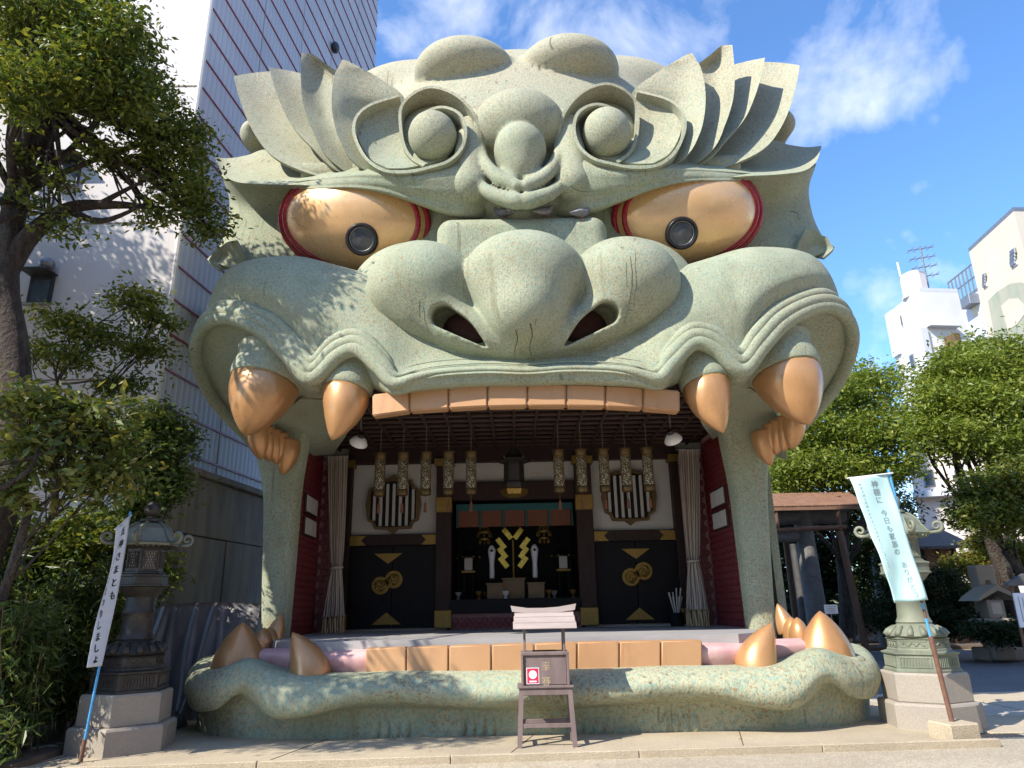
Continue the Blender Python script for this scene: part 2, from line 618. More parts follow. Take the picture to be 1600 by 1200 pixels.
M['pole_white'] = pm('white_plastic', (.8, .8, .78), rough=.4)
M['red_print'] = pm('red_print', (.62, .02, .08), rough=.5)
M['steel'] = pm('grey_steel', (.30, .30, .31), rough=.45, metal=.7)
M['white_lamp'] = pm('white_enamel', (.82, .82, .84), rough=.35)
M['cord'] = pm('cord', (.16, .12, .08), rough=.8)

M['apron'] = pm('washed_concrete', (.50, .41, .29), (.43, .355, .25), scale=3, rough=.9, bump=.35, bscale=90, dirt=(.33, .28, .22), dscale=.9, damount=.5)
def aggregate(name, c1, c2, c3, sc):
    t = NT(name)
    v = t.node('ShaderNodeTexVoronoi', Scale=sc)
    t.l.new(t.tc.outputs['Object'], v.inputs['Vector'])
    c = t.mix(t.ramp(t.noise(sc * .7, 3, .7), [(.40, 0.0), (.60, 1.0)]), c1, c2)
    sep = t.node('ShaderNodeSeparateColor')
    t.l.new(v.outputs['Color'], sep.inputs['Color'])
    c = t.mix(t.ramp(sep.outputs['Red'], [(.55, 0.0), (.95, .8)]), c, c3)
    c = t.mix(t.ramp(t.noise(.5, 6, .65), [(.42, 0.0), (.70, .6)]), c, tuple(x * .55 for x in c1))
    t.color(c)
    t.bump(v.outputs['Distance'], .6, .012)
    return t.set(Roughness=.9)
M['gravel'] = aggregate('exposed_aggregate', (.44, .37, .27), (.34, .28, .20), (.58, .52, .42), 55)
M['apron'] = aggregate('washed_aggregate', (.48, .395, .28), (.41, .335, .235), (.56, .48, .36), 85)
M['asphalt'] = aggregate('grey_asphalt', (.13, .13, .14), (.10, .10, .11), (.20, .20, .21), 45)
M['kerb'] = pm('kerb_concrete', (.42, .38, .32), (.36, .33, .28), scale=5, rough=.9, bump=.3, bscale=70)
M['soil'] = pm('soil', (.09, .065, .045), (.14, .10, .07), scale=5, rough=.95, bump=.6, bscale=25)
M['wall_white'] = pm('white_wall', (.62, .58, .56), (.56, .525, .51), scale=.8, rough=.85, dirt=(.55, .51, .50), dscale=.35, damount=.45, stretch=(1, 1, .5))
M['clad'] = pm('lavender_cladding', (.46, .43, .46), (.40, .375, .41), scale=.5, rough=.6)
def cladding():
    t = NT('ribbed_lavender_cladding')
    c = t.mix(t.ramp(t.noise(.45, 5, .6), [(.35, 0.0), (.65, 1.0)]), (.46, .43, .46), (.40, .375, .41))
    w = t.node('ShaderNodeTexWave', Scale=1.55, Distortion=0.0)
    w.bands_direction = 'Y'
    t.l.new(t.tc.outputs['Object'], w.inputs['Vector'])
    c = t.mix(t.ramp(w.outputs['Fac'], [(.04, 1.0), (.10, 0.0)]), c, (.34, .315, .345))
    t.color(c)
    t.bump(w.outputs['Fac'], .35, .02)
    return t.set(Roughness=.6)
M['clad'] = cladding()
M['red_rail'] = pm('red_rail', (.26, .03, .06), (.20, .025, .05), rough=.5)
M['old_concrete'] = pm('stained_concrete', (.31, .24, .175), (.22, .17, .125), scale=2.5, rough=.9, bump=.4, bscale=30, dirt=(.09, .075, .06), dscale=1.3, damount=.8, stretch=(1.6, 1.6, .25))
M['tarp'] = pm('grey_tarpaulin', (.17, .16, .17), (.13, .125, .14), scale=4, rough=.36)
M['glass'] = pm('window_glass', (.05, .07, .09), (.09, .11, .13), scale=1.5, rough=.08)
M['frame_dark'] = pm('dark_frame', (.03, .03, .035), rough=.5)
M['bldg_white'] = pm('bright_white_render', (.66, .65, .645), (.61, .60, .60), scale=.4, rough=.85, dirt=(.50, .49, .48), dscale=.3)
M['bldg_beige'] = pm('beige_render', (.60, .52, .42), (.56, .48, .39), scale=.4, rough=.85, dirt=(.48, .41, .33), dscale=.3)
M['bldg_grey'] = pm('pale_grey_render', (.55, .57, .62), (.50, .52, .57), scale=.5, rough=.85)
M['bldg_pink'] = pm('pinkish_render', (.72, .63, .59), (.66, .58, .54), scale=.5, rough=.85)
M['mural'] = pm('stained_green_mural', (.27, .31, .24), (.40, .37, .29), scale=1.2, rough=.9, dirt=(.30, .33, .26), dscale=1.5, damount=.8, stretch=(1, 1, .3))
M['roof_tile'] = pm('dark_roof', (.06, .065, .075), (.09, .09, .10), scale=6, rough=.7)
M['roof_copper'] = pm('rusty_bark_roof', (.24, .13, .08), (.17, .09, .06), scale=8, rough=.85, bump=.5, bscale=25, stretch=(.4, 1, 1))
M['torii'] = pm('grey_torii_stone', (.15, .145, .145), (.11, .105, .105), scale=6, rough=.85, bump=.3, bscale=40, dirt=(.22, .21, .20), dscale=2)
M['timber'] = pm('brown_timber', (.16, .085, .05), (.11, .06, .04), scale=6, rough=.8, bump=.3, bscale=30, stretch=(1, 1, .2))
M['bark'] = pm('bark', (.075, .054, .044), (.026, .019, .016), scale=13, rough=.95, bump=1.0, bscale=16, stretch=(1, 1, .3), bdist=.08, dirt=(.13, .12, .095), dscale=5, damount=.6)
M['twig'] = pm('pale_twig', (.20, .15, .11), (.14, .10, .075), scale=9, rough=.9)
def leaf_mat(name, a, b, c, trans=.35):
    t = NT(name)
    g = t.node('ShaderNodeNewGeometry')
    col = t.ramp(g.outputs['Random Per Island'], [(0.0, a), (.55, b), (1.0, c)])
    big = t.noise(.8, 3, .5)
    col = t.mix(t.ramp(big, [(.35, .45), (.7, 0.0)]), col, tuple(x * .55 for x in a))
    t.color(col)
    t.set(Roughness=.42)
    t.b.inputs['Specular IOR Level'].default_value = .35
    tr = t.node('ShaderNodeBsdfTranslucent')
    bright = t.mix(1.0, col, (1.5, 1.45, .8), 'MULTIPLY')
    t.l.new(bright, tr.inputs['Color'])
    mx = t.node('ShaderNodeMixShader')
    mx.inputs['Fac'].default_value = trans
    t.l.new(t.b.outputs['BSDF'], mx.inputs[1])
    t.l.new(tr.outputs['BSDF'], mx.inputs[2])
    t.l.new(mx.outputs['Shader'], t.out.inputs['Surface'])
    return t.m
M['leaf_camphor'] = leaf_mat('camphor_leaf', (.06, .10, .017), (.12, .155, .026), (.25, .24, .04))
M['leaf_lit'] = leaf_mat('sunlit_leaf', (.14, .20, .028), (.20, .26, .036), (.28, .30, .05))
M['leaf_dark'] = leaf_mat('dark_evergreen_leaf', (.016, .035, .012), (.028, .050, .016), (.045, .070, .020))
M['leaf_bamboo'] = leaf_mat('bamboo_leaf', (.045, .085, .020), (.08, .12, .03), (.15, .17, .04))
M['leaf_broad'] = leaf_mat('broad_leaf', (.075, .115, .026), (.14, .17, .04), (.28, .24, .06))
M['leaf_autumn'] = leaf_mat('yellowing_leaf', (.10, .15, .025), (.19, .21, .035), (.36, .22, .045))
M['feather'] = pm('pigeon_feather', (.14, .14, .16), (.22, .22, .24), scale=16, rough=.7)
M['feather_pale'] = pm('pale_pigeon_feather', (.42, .39, .40), (.24, .22, .24), scale=14, rough=.7)
M['bird_leg'] = pm('bird_leg', (.40, .14, .12), rough=.6)

# ------------------------------------------------------------------ the lion head stage hall
lion = thing('lion_head_hall', (X0, 12.0, 0.0), 'giant pale green lion head building with golden fangs around an open stage mouth', 'shrine building')

def left(p):                                  # control point on the left half in world space
    h = half(*p)
    return (X0 - h[0], h[1], h[2])
def sym(rows):
    """rows of left-half control points, centre first -> full symmetric grid [column, row, xyz]"""
    L = np.array([[left(p) for p in r] for r in rows]).swapaxes(0, 1)
    L[0, :, 0] = X0
    R = L[:0:-1].copy()
    R[..., 0] = 2 * X0 - R[..., 0]
    return np.concatenate([R, L])
def both(mb, name, mat, smooth=60, parent=None):
    """a left piece and its mirror image, two parts"""
    mb.fix()
    a = mb.build(name, mat, parent or lion, smooth)
    b = mb.mirrored(X0).build(name, mat, parent or lion, smooth)
    return a, b
def lgrid(rows):
    return np.array([[left(p) for p in r] for r in rows])

# ---- upper jaw: muzzle, cheeks and lip, lofted from the back under the eyes down over the lip and up inside the mouth
lip = [(822, 581, 9.95), (760, 579, 9.95), (690, 583, 9.97), (650, 591, 10.0), (616, 601, 10.05), (594, 578, 10.1), (560, 549, 10.15),
       (528, 559, 10.2), (488, 595, 10.3), (455, 564, 10.38), (420, 528, 10.5), (380, 505, 10.65), (345, 500, 10.85), (318, 514, 11.1),
       (306, 545, 11.4), (312, 582, 11.85), (334, 626, 12.35), (368, 664, 12.8), (404, 700, 13.3)]
above = [(822, 557, 10.35), (760, 556, 10.33), (690, 560, 10.27), (650, 566, 10.2), (622, 572, 10.12), (600, 548, 10.12), (562, 519, 10.17),
         (520, 528, 10.22), (488, 560, 10.32), (465, 530, 10.36), (432, 497, 10.45), (386, 477, 10.6), (350, 473, 10.8), (328, 484, 11.05),
         (318, 508, 11.5), (320, 535, 12.0), (340, 585, 12.6), (370, 630, 13.1), (404, 672, 13.5)]
bulge = [(822, 505, 10.6), (760, 505, 10.6), (690, 512, 10.5), (650, 522, 10.4), (625, 520, 10.3), (602, 500, 10.27), (562, 478, 10.25),
         (522, 474, 10.22), (490, 480, 10.2), (462, 468, 10.2), (428, 452, 10.28), (388, 440, 10.45), (356, 438, 10.7), (336, 450, 11.05),
         (324, 480, 11.6), (323, 500, 12.2), (335, 530, 12.9), (360, 570, 13.5), (400, 620, 13.9)]
crest = [(822, 432, 11.1), (760, 432, 11.1), (690, 434, 11.0), (650, 438, 10.9), (625, 436, 10.8), (600, 434, 10.72), (566, 426, 10.65),
         (522, 415, 10.6), (490, 407, 10.6), (462, 402, 10.6), (428, 402, 10.68), (392, 406, 10.85), (364, 416, 11.1), (346, 432, 11.5),
         (335, 455, 12.0), (335, 470, 12.6), (345, 490, 13.2), (365, 520, 13.8), (400, 560, 14.2)]
back = [(x, y + 12, Y + 1.5) for x, y, Y in crest]
u1 = [(822, 588, 9.97), (760, 587, 9.97), (690, 591, 9.99), (650, 599, 10.02), (616, 609, 10.1), (592, 588, 10.25), (560, 562, 10.35),
      (530, 572, 10.4), (490, 605, 10.4), (454, 576, 10.52), (421, 543, 10.7), (386, 523, 10.9), (356, 520, 11.1), (333, 534, 11.3),
      (321, 558, 11.6), (327, 592, 12.0), (346, 630, 12.45), (376, 667, 12.85), (408, 702, 13.35)]
u2 = [(822, 603, 10.1), (760, 603, 10.1), (690, 607, 10.12), (650, 611, 10.14), (616, 617, 10.2), (592, 606, 10.45), (560, 592, 10.55),
      (532, 598, 10.6), (494, 614, 10.6), (457, 592, 10.8), (428, 575, 11.0), (394, 560, 11.2), (368, 560, 11.45), (352, 577, 11.7),
      (342, 598, 12.0), (347, 622, 12.35), (360, 648, 12.7), (384, 676, 13.0), (412, 706, 13.45)]
u3 = [(822, 606, 10.7), (760, 606, 10.7), (690, 610, 10.7), (650, 614, 10.75), (618, 620, 10.8), (592, 617, 10.9), (562, 615, 11.0),
      (536, 616, 11.1), (505, 622, 11.2), (470, 622, 11.4), (448, 630, 11.6), (428, 645, 11.9), (410, 662, 12.3), (400, 680, 12.6),
      (396, 684, 12.85), (398, 690, 13.05), (402, 696, 13.2), (410, 704, 13.4), (422, 716, 13.6)]
G = cr_grid(sym([back, crest, bulge, above, lip, u1, u2, u3]), 5, 7)
jaw_mb = MB().grid(G).fix()
upper_jaw = jaw_mb.build('upper_jaw', M['stone'], lion, 75)
lipA, abvA = sym([lip])[:, 0], sym([above])[:, 0]
nc = len(lipA)
def roll(t, r_of, lift, i0=0, i1=None):
    pts = lipA * (1 - t) + abvA * t
    pts = cr_axis(pts + np.array([0, lift, 0.0]), 5)
    rr = cr_axis(np.array([[r_of(abs(i - nc // 2))] for i in range(nc)]), 5)[:, 0]
    return MB().tube(pts, rr, 12).build('lip_roll', M['stone'], lion, 180)
roll(0.06, lambda k: .035 + .085 * min(1, max(0, (k - 2) / 3)), -.015)
roll(0.46, lambda k: .010 + .10 * min(1, max(0, (k - 3) / 2.0)), -.02)
def third(k):
    return .09 * max(0, min(1, (k - 4) / 1.5)) * max(0, min(1, (14 - k) / 2)) + .004
roll(0.86, third, .0)

# ---- fangs with their gum collars
def fang(base, tip, r0, r1, bend, name='fang', mat='fang', n=20, m=14, flat=.8, power=1.7):
    """base, tip world points; r0 half width across, r1 half depth; bend moves the middle of the axis"""
    b, t = Vector(base), Vector(tip)
    ax = (t - b)
    zx = ax.normalized()
    xx = Vector((1, 0, 0)) - zx * zx.x
    xx.normalize()
    yy = zx.cross(xx)
    vs, fs = [], []
    for i in range(m + 1):
        s = i / m
        c = b + ax * s + Vector(bend) * (4 * s * (1 - s))
        k = (1 - s ** power) ** .78 if s < 1 else 0.0
        k = max(k, .02)
        for j in range(n):
            a = 2 * math.pi * j / n
            ca, sa = math.cos(a), math.sin(a)
            ridge = 1 + .06 * max(0, -sa * 1.0) ** 8
            vs.append(c + xx * (ca * r0 * k) + yy * (sa * r1 * k * ridge))
    for i in range(m):
        for j in range(n):
            l = (j + 1) % n
            fs.append((i * n + j, i * n + l, (i + 1) * n + l, (i + 1) * n + j))
    fs.append(tuple(range(n)))
    fs.append(tuple(m * n + j for j in range(n)))
    return MB().add(vs, fs).fix()
def collar(base, up, r0, r1, h, flare=1.12):
    zx = Vector(up).normalized()
    xx = Vector((1, 0, 0)) - zx * zx.x
    xx.normalize()
    yy = zx.cross(xx)
    A = Matrix((xx, yy, zx)).transposed()
    return MB().lathe(base, [(.98, -.02), (1.05, .0), (1.09, .06), (1.10, h * .4), (flare, h * .7), (flare * 1.1, h)], 28, r0, r1, ax=A).fix()
# outer upper fang
fb, ft = Vector(left((415, 600, 11.0))), Vector(left((383, 681, 10.75)))
both(fang(fb, ft, .56, .50, (.02, -.05, 0)), 'fang', M['fang'], 180)
both(collar(fb, fb - ft, .55, .50, .55, 1.05), 'gum_collar', M['stone'], 40)
# inner upper fang
fb, ft = Vector(left((541, 612, 10.55))), Vector(left((519, 688, 10.35)))
both(fang(fb, ft, .375, .36, (.05, -.03, 0)), 'fang', M['fang'], 180)
both(collar(fb, fb - ft, .37, .36, .55, 1.02), 'gum_collar', M['stone'], 40)
# back teeth of the upper jaw running along the inner cheek
for px, py, Y, r, L in ((401, 694, 11.70, .20, .42), (413, 699, 11.82, .17, .40), (424, 704, 11.93, .165, .39), (435, 709, 12.03, .16, .38)):
    b = Vector(left((px, py - 14, Y)))
    both(fang(b + Vector((0, 0, .18)), b + Vector((.10, .05, -L)), r, r * 1.25, (0, 0, 0), power=3.2), 'molar', M['fang'], 180)
b = Vector(left((449, 698, 12.12)))
both(fang(b + Vector((0, 0, .1)), Vector(left((441, 743, 12.08))), .21, .22, (.03, 0, 0), power=2.4), 'molar', M['fang'], 180)

# ---- upper and lower front teeth
def tooth_row(xs_top, ys_top, ys_bot, Ys, depth, name, bev):
    for i in range(len(xs_top) - 1):
        g = .6
        p = []
        for (x, yy, Y) in ((xs_top[i] + g, ys_bot[i], Ys[i]), (xs_top[i + 1] - g, ys_bot[i + 1], Ys[i + 1])):
            p.append(at(x, yy, Y))
        q = []
        for (x, yy, Y) in ((xs_top[i] + g, ys_top[i], Ys[i]), (xs_top[i + 1] - g, ys_top[i + 1], Ys[i + 1])):
            q.append(at(x, yy, Y))
        # each tooth is a bevelled block
        d = Vector((0, depth, 0))
        v8 = [p[0], p[1], p[1] + d, p[0] + d, q[0], q[1], q[1] + d, q[0] + d]
        bm = bmesh.new()
        vv = [bm.verts.new(v) for v in v8]
        for f in ((3, 2, 1, 0), (4, 5, 6, 7), (0, 1, 5, 4), (1, 2, 6, 5), (2, 3, 7, 6), (3, 0, 4, 7)):
            bm.faces.new([vv[k] for k in f])
        bmesh.ops.recalc_face_normals(bm, faces=bm.faces)
        bmesh.ops.bevel(bm, geom=list(bm.edges), offset=bev, segments=3, affect='EDGES')
        bm.verts.ensure_lookup_table()
        vs = [tuple(v.co) for v in bm.verts]
        fs = [tuple(v.index for v in f.verts) for f in bm.faces]
        bm.free()
        mesh_obj(name, vs, fs, M['tooth'], lion, 40)
tooth_row([581, 640, 701, 762, 824, 885, 946, 1005, 1063], [616, 609, 604, 601, 600, 600, 602, 605, 610], [650, 642, 638, 635, 634, 634, 635, 638, 643],
          [10.36, 10.27, 10.20, 10.16, 10.15, 10.16, 10.2, 10.27, 10.36], .22, 'tooth', .022)

# ---- nose: middle lobe, two wings with nostrils, flange and bridge
sd = SDF((-3.0, 8.7, 4.75), (3.0, 12.4, 8.8), .034)
c = half(822, 440, 10.35)
top = half(822, 415, 10.3)
sd.un(sd.ell((0, 10.45, top[2] - .22), (1.02, 1.03, .76)))
low = half(828, 505, 10.15)
sd.un(sd.ell((0, 10.40, low[2] + .10), (.64, 1.0, .58)), .5)
wing = half(660, 448, 10.6)
W = sd.ell((wing[0] - .02, 10.62, wing[2] - .07), (.92, .93, .78))
wl_ = half(715, 505, 10.4)
lowj = sd.path([half(670, 486, 10.42), half(720, 512, 10.28), half(780, 530, 10.3), half(822, 534, 10.3)], [.43, .36, .30, .28], 3)
W2 = W
hh = np.clip(.5 + .5 * (W2 - lowj) / .3, 0, 1)
W2 = W2 * (1 - hh) + lowj * hh - .3 * hh * (1 - hh)
# nostrils
N1, N2, N3 = half(690, 490, 9.75), half(722, 507, 9.7), half(757, 533, 9.65)
for dy in (0.0,):
    pts = [(N1[0], 9.9, N1[2]), (N2[0], 9.85, N2[2]), (N3[0], 9.85, N3[2])]
    P = cr_axis(np.array([list(p) + [r] for p, r in zip(pts, (.185, .14, .02))]), 6)
    hole = None
    for a, b in zip(P[:-1], P[1:]):                # teardrop swept back along the line of sight
        dx, dz = b[0] - a[0], b[2] - a[2]
        L = dx * dx + dz * dz
        zz = sd.z - (sd.y - 9.8) * .30             # nostril bores rise towards the back
        t = np.clip(((sd.x - a[0]) * dx + (zz - a[2]) * dz) / L, 0, 1)
        q = np.hypot(sd.x - a[0] - t * dx, zz - a[2] - t * dz) - (a[3] + (b[3] - a[3]) * t)
        hole = q if hole is None else np.minimum(hole, q)
    hole = np.maximum(hole, sd.y - 10.75)
hd = -hole
hk = np.clip(.5 - .5 * (W2 - hd) / .04, 0, 1)
W2 = W2 * (1 - hk) + hd * hk + .04 * hk * (1 - hk)
sd.un(W2, .05)
# flange behind the wings
fl = half(650, 462, 11.05)
sd.un(sd.ell((fl[0] + .02, 11.0, fl[2] - .04), (1.10, .62, .98)), .04)
sd.un(sd.path([half(590, 480, 10.85), half(640, 530, 10.7), half(720, 558, 10.55), half(822, 562, 10.5)], [.22, .22, .2, .2], 3), .12)
# bridge between the eyes
br0, br1 = half(690, 356, 11.3), half(822, 347, 11.3)
sd.un(sd.rbox((0, 11.75, br1[2] - .95), (br0[0] + .04, 1.05, .78), .26), .06)
nose = sd.mesh('nose', M['stone'], lion)
for s in (-1, 1):                                  # dark lining at the back of each nostril
    MB().ball((X0 + s * (N2[0] - .03), 10.55, N2[2] + .22), (.42, .22, .34), 16, 10).build('nostril_lining', M['nostril'], nose, 180)

# ---- brow, forehead boss and curls
sd = SDF((-4.0, 9.55, 7.2), (4.0, 13.0, 11.4), .042)
brow_pts = [((822, 334, 11.2), .32), ((745, 312, 11.35), .44), ((690, 298, 11.35), .42), ((630, 285, 11.35), .36), ((575, 277, 11.32), .28), ((510, 275, 11.35), .24), ((440, 275, 11.4), .22), ((380, 272, 11.9), .15)]
sd.un(sd.path([half(*p) for p, r in brow_pts], [r for p, r in brow_pts], 4))
sd.un(sd.path([half(640, 266, 11.75), half(575, 266, 11.75), half(510, 270, 11.8), half(440, 274, 11.95), half(395, 272, 12.2)], [.36, .36, .34, .28, .2], 4), .1)
cb = half(680, 215, 11.3)
sd.un(sd.ell((cb[0], 11.55, cb[2]), (.80, .62, .80)), .25)               # body behind the curl
n1 = half(728, 255, 10.8)
sd.un(sd.path([half(735, 200, 11.0), half(735, 240, 10.85), half(733, 290, 10.75)], [.22, .28, .34], 3), .18)
sd.un(sd.ell((0, 11.9, 9.6), (2.6, .9, 1.5)), .2)
# U-shaped collars
sd.un(sd.path([half(736, 278, 10.7), half(766, 302, 10.52), half(798, 313, 10.43), half(822, 314.5, 10.41)], [.08, .12, .14, .14], 4), .05)
sd.un(sd.path([half(748, 222, 10.9), half(756, 252, 10.62), half(778, 278, 10.46), half(802, 289, 10.40), half(822, 291, 10.38)], [.09, .11, .12, .12, .12], 4), .03)
# boss: dome above, ball below
bd = half(818, 206, 11.1)
sd.un(sd.ell((0, 11.05, bd[2] + .0), (.86, .80, .66)), .02)
bb = half(816, 240, 10.7)
sd.un(sd.ell((0, 10.66, bb[2] + .02), (.46, .52, .46)), .03)
sd.un(sd.ell((0, 10.70, bb[2] - .34), (.34, .42, .38)), .18)
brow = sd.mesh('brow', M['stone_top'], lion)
under = lgrid([
    [(748, 190, 11.3), (738, 212, 11.15), (716, 236, 11.05), (690, 250, 11.05), (640, 258, 11.05), (598, 255, 11.15), (556, 255, 11.35), (500, 258, 11.7), (430, 268, 12.1)],
    [(752, 205, 10.95), (742, 228, 10.72), (726, 250, 10.56), (690, 264, 10.48), (640, 271, 10.48), (598, 268, 10.56), (556, 270, 10.72), (500, 276, 10.98), (430, 286, 11.3)],
    [(757, 250, 10.92), (750, 272, 10.70), (728, 288, 10.58), (688, 292, 10.52), (638, 288, 10.5), (594, 280, 10.56), (550, 278, 10.68), (496, 282, 10.92), (428, 288, 11.3)],
    [(765, 292, 11.0), (760, 306, 10.92), (734, 318, 10.78), (694, 314, 10.68), (644, 304, 10.62), (598, 292, 10.62), (548, 288, 10.70), (492, 290, 10.92), (426, 292, 11.35)],
    [(772, 326, 11.25), (766, 338, 11.22), (738, 342, 11.05), (700, 337, 10.92), (652, 320, 10.82), (604, 304, 10.78), (550, 295, 10.82), (490, 296, 11.02), (426, 294, 11.5)],
    [(774, 336, 11.9), (768, 340, 11.9), (740, 340, 11.9), (704, 330, 11.9), (656, 314, 11.8), (606, 299, 11.8), (552, 291, 11.8), (490, 290, 11.9), (426, 290, 12.1)]])
both(MB().grid(cr_grid(under, 6, 6)), 'brow_underside', M['stone'], 180)
ball_c = left((676, 213, 10.72))
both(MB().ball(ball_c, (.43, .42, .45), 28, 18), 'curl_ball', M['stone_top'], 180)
def ribbon(front, depth, th, name, rise=0.0):
    F = cr_axis(np.array([left(p) for p in front]), 6)
    n = len(F)
    rows = []
    for s in (0.0, .33, .66, 1.0):
        d = np.array([[0, (depth(i / (n - 1)) if callable(depth) else depth) * s, rise * s] for i in range(n)])
        rows.append(F + d)
    Gd = np.swapaxes(np.array(rows), 0, 1)
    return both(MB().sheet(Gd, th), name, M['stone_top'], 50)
spiral = [(650, 196, 10.75), (664, 178, 10.66), (690, 169, 10.58), (716, 179, 10.5), (725, 203, 10.46), (719, 230, 10.42), (700, 249, 10.38), (674, 258, 10.36), (638, 266, 10.38),
          (602, 264, 10.42), (576, 248, 10.5), (560, 222, 10.6), (555, 200, 10.68), (561, 180, 10.76), (582, 164, 10.85), (624, 151, 10.95)]
ribbon(spiral, lambda t: .35 + .5 * min(1, t * 2.5), .055, 'curl_ribbon')
hood = [(664, 257, 10.62), (646, 246, 10.72), (634, 228, 10.8), (628, 198, 10.84), (629, 168, 10.85), (646, 148, 10.76), (671, 138, 10.7), (697, 143, 10.65), (720, 157, 10.62), (739, 180, 10.62), (747, 205, 10.68), (748, 228, 10.8)]
ribbon(hood, .85, .055, 'curl_hood')
# dish between ribbon and ball
dish = lgrid([[(556, 200, 10.9), (563, 224, 10.8), (580, 249, 10.7), (606, 263, 10.6)],
              [(575, 172, 11.05), (592, 210, 11.05), (606, 236, 10.95), (636, 262, 10.65)],
              [(615, 156, 11.1), (625, 190, 11.2), (640, 225, 11.1), (672, 254, 10.75)],
              [(650, 160, 11.2), (660, 190, 11.25), (675, 225, 11.2), (700, 244, 10.85)]])
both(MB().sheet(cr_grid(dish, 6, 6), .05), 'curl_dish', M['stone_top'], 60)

# ---- mane leaves above the brow
leaves = [
 [[(365, 119, 11.9), (393, 114, 12.15), (425, 111, 12.3)], [(376, 160, 11.7), (410, 158, 12.0), (445, 155, 12.1)], [(395, 205, 11.45), (430, 200, 11.75), (470, 195, 11.8)], [(425, 243, 11.2), (465, 238, 11.45), (500, 235, 11.5)], [(475, 268, 10.95), (510, 264, 11.15), (540, 260, 11.25)], [(535, 284, 10.7), (552, 279, 10.8), (572, 275, 10.9)]],
 [[(420, 105, 11.55), (445, 109, 11.85), (478, 116, 12.0)], [(432, 146, 11.35), (462, 145, 11.7), (494, 145, 11.8)], [(455, 195, 11.15), (486, 192, 11.45), (514, 190, 11.55)], [(487, 230, 10.95), (515, 226, 11.2), (542, 225, 11.3)], [(520, 262, 10.8), (545, 258, 10.98), (567, 255, 11.05)], [(558, 284, 10.6), (574, 279, 10.72), (592, 275, 10.8)]],
 [[(471, 83, 11.25), (488, 84, 11.33), (503, 95, 11.32)], [(470, 120, 11.15), (493, 116, 11.48), (518, 122, 11.3)], [(474, 164, 11.0), (498, 162, 11.32), (522, 160, 11.2)], [(490, 208, 10.86), (512, 205, 11.12), (534, 203, 11.05)], [(512, 246, 10.72), (534, 243, 10.92), (554, 240, 10.92)], [(555, 283, 10.5), (574, 277, 10.66), (592, 270, 10.76)]],
 [[(535, 93, 11.05), (541, 94.5, 11.06), (547, 97, 11.08)], [(522, 120, 10.95), (556, 117, 11.12), (592, 122, 11.22)], [(518, 152, 10.85), (565, 150, 11.18), (630, 150, 11.28)], [(521, 187, 10.75), (572, 185, 11.3), (632, 185, 11.4)], [(532, 222, 10.65), (576, 225, 11.1), (627, 225, 11.3)], [(554, 254, 10.55), (588, 255, 10.88), (622, 255, 11.0)], [(588, 279, 10.42), (606, 277, 10.55), (628, 272, 10.66)]],
 [[(336, 246, 12.3), (337, 248, 12.25), (338, 251, 12.2)], [(360, 247, 12.5), (352, 262, 12.1), (348, 271, 11.75)], [(388, 242, 12.5), (380, 268, 12.0), (369, 284, 11.45)], [(416, 234, 12.4), (420, 267, 11.9), (412, 288, 11.2)], [(460, 252, 12.0), (462, 275, 11.5), (472, 289, 10.95)], [(528, 275, 11.3), (530, 280, 11.0), (545, 290, 10.7)]],
]
for rows in leaves[:3]:                            # each leaf tucks behind the next
    for r in rows[1:-1]:
        r[1] = (r[1][0] + 6, r[1][1], r[1][2] + .03)
        r[2] = (r[2][0] + 18, r[2][1], r[2][2] + .12)
for rows in leaves[:4]:                            # the roots sink back into the brow
    rows[-1] = [(x + 14, y + 6, Y + .55) for x, y, Y in rows[-1]]
    rows[-2] = [(x, y, Y + .12) for x, y, Y in rows[-2]]
leaves[4][-1] = [(x + 10, y + 4, Y + .45) for x, y, Y in leaves[4][-1]]
leaves[3].insert(1, [(528, 106, 11.0), (546, 104, 11.06), (564, 106, 11.12)])
for rows in leaves:
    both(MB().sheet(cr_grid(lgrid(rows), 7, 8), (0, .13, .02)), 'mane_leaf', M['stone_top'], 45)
# hair knob showing behind the outer leaf
kb = left((397, 212, 12.7))
both(MB().tube(cr_axis(np.array([[kb[0], kb[1] - .38, kb[2]], [kb[0] + .02, kb[1] - .2, kb[2]], [kb[0] + .1, kb[1] + .1, kb[2]], [kb[0] + .6, 13.5, kb[2] - .15], [X0 - 3.3, 14.3, kb[2] - .4]]), 4), cr_axis(np.array([[.04], [.26], [.36], [.6], [.9]]), 4)[:, 0], 18), 'hair_knob', M['stone_top'], 180)
# ---- temple flaring out into a side lock
temple = lgrid([[(560, 290, 11.6), (480, 289, 11.45), (420, 288, 11.5), (372, 285, 11.75), (347, 276, 12.2), (352, 268, 13.4)],
                [(560, 330, 12.0), (480, 330, 12.0), (425, 326, 12.0), (380, 320, 12.15), (359, 312, 12.5), (362, 308, 13.5)],
                [(560, 380, 12.0), (480, 372, 12.0), (430, 366, 12.0), (385, 358, 12.1), (357, 350, 12.4), (358, 350, 13.4)],
                [(560, 420, 12.0), (480, 405, 12.0), (430, 398, 11.95), (388, 390, 12.0), (346, 386, 12.2), (344, 384, 13.0)],
                [(560, 460, 12.1), (480, 440, 12.0), (430, 432, 11.95), (384, 424, 12.0), (328, 408, 12.1), (327, 402, 12.7)]])
both(MB().sheet(cr_grid(temple, 6, 6), .06), 'temple', M['stone'], 60)
lock = lgrid([[(338, 392, 12.0), (354, 379, 11.95), (372, 376, 11.88)],
              [(326, 408, 12.0), (352, 403, 12.12), (385, 402, 11.92)],
              [(342, 424, 12.05), (357, 421, 12.18), (388, 422, 11.98)]])
both(MB().sheet(cr_grid(lock, 5, 5), .05), 'side_lock', M['stone_shaded'], 60)  # darkened stone stands for the shadow in the hollow

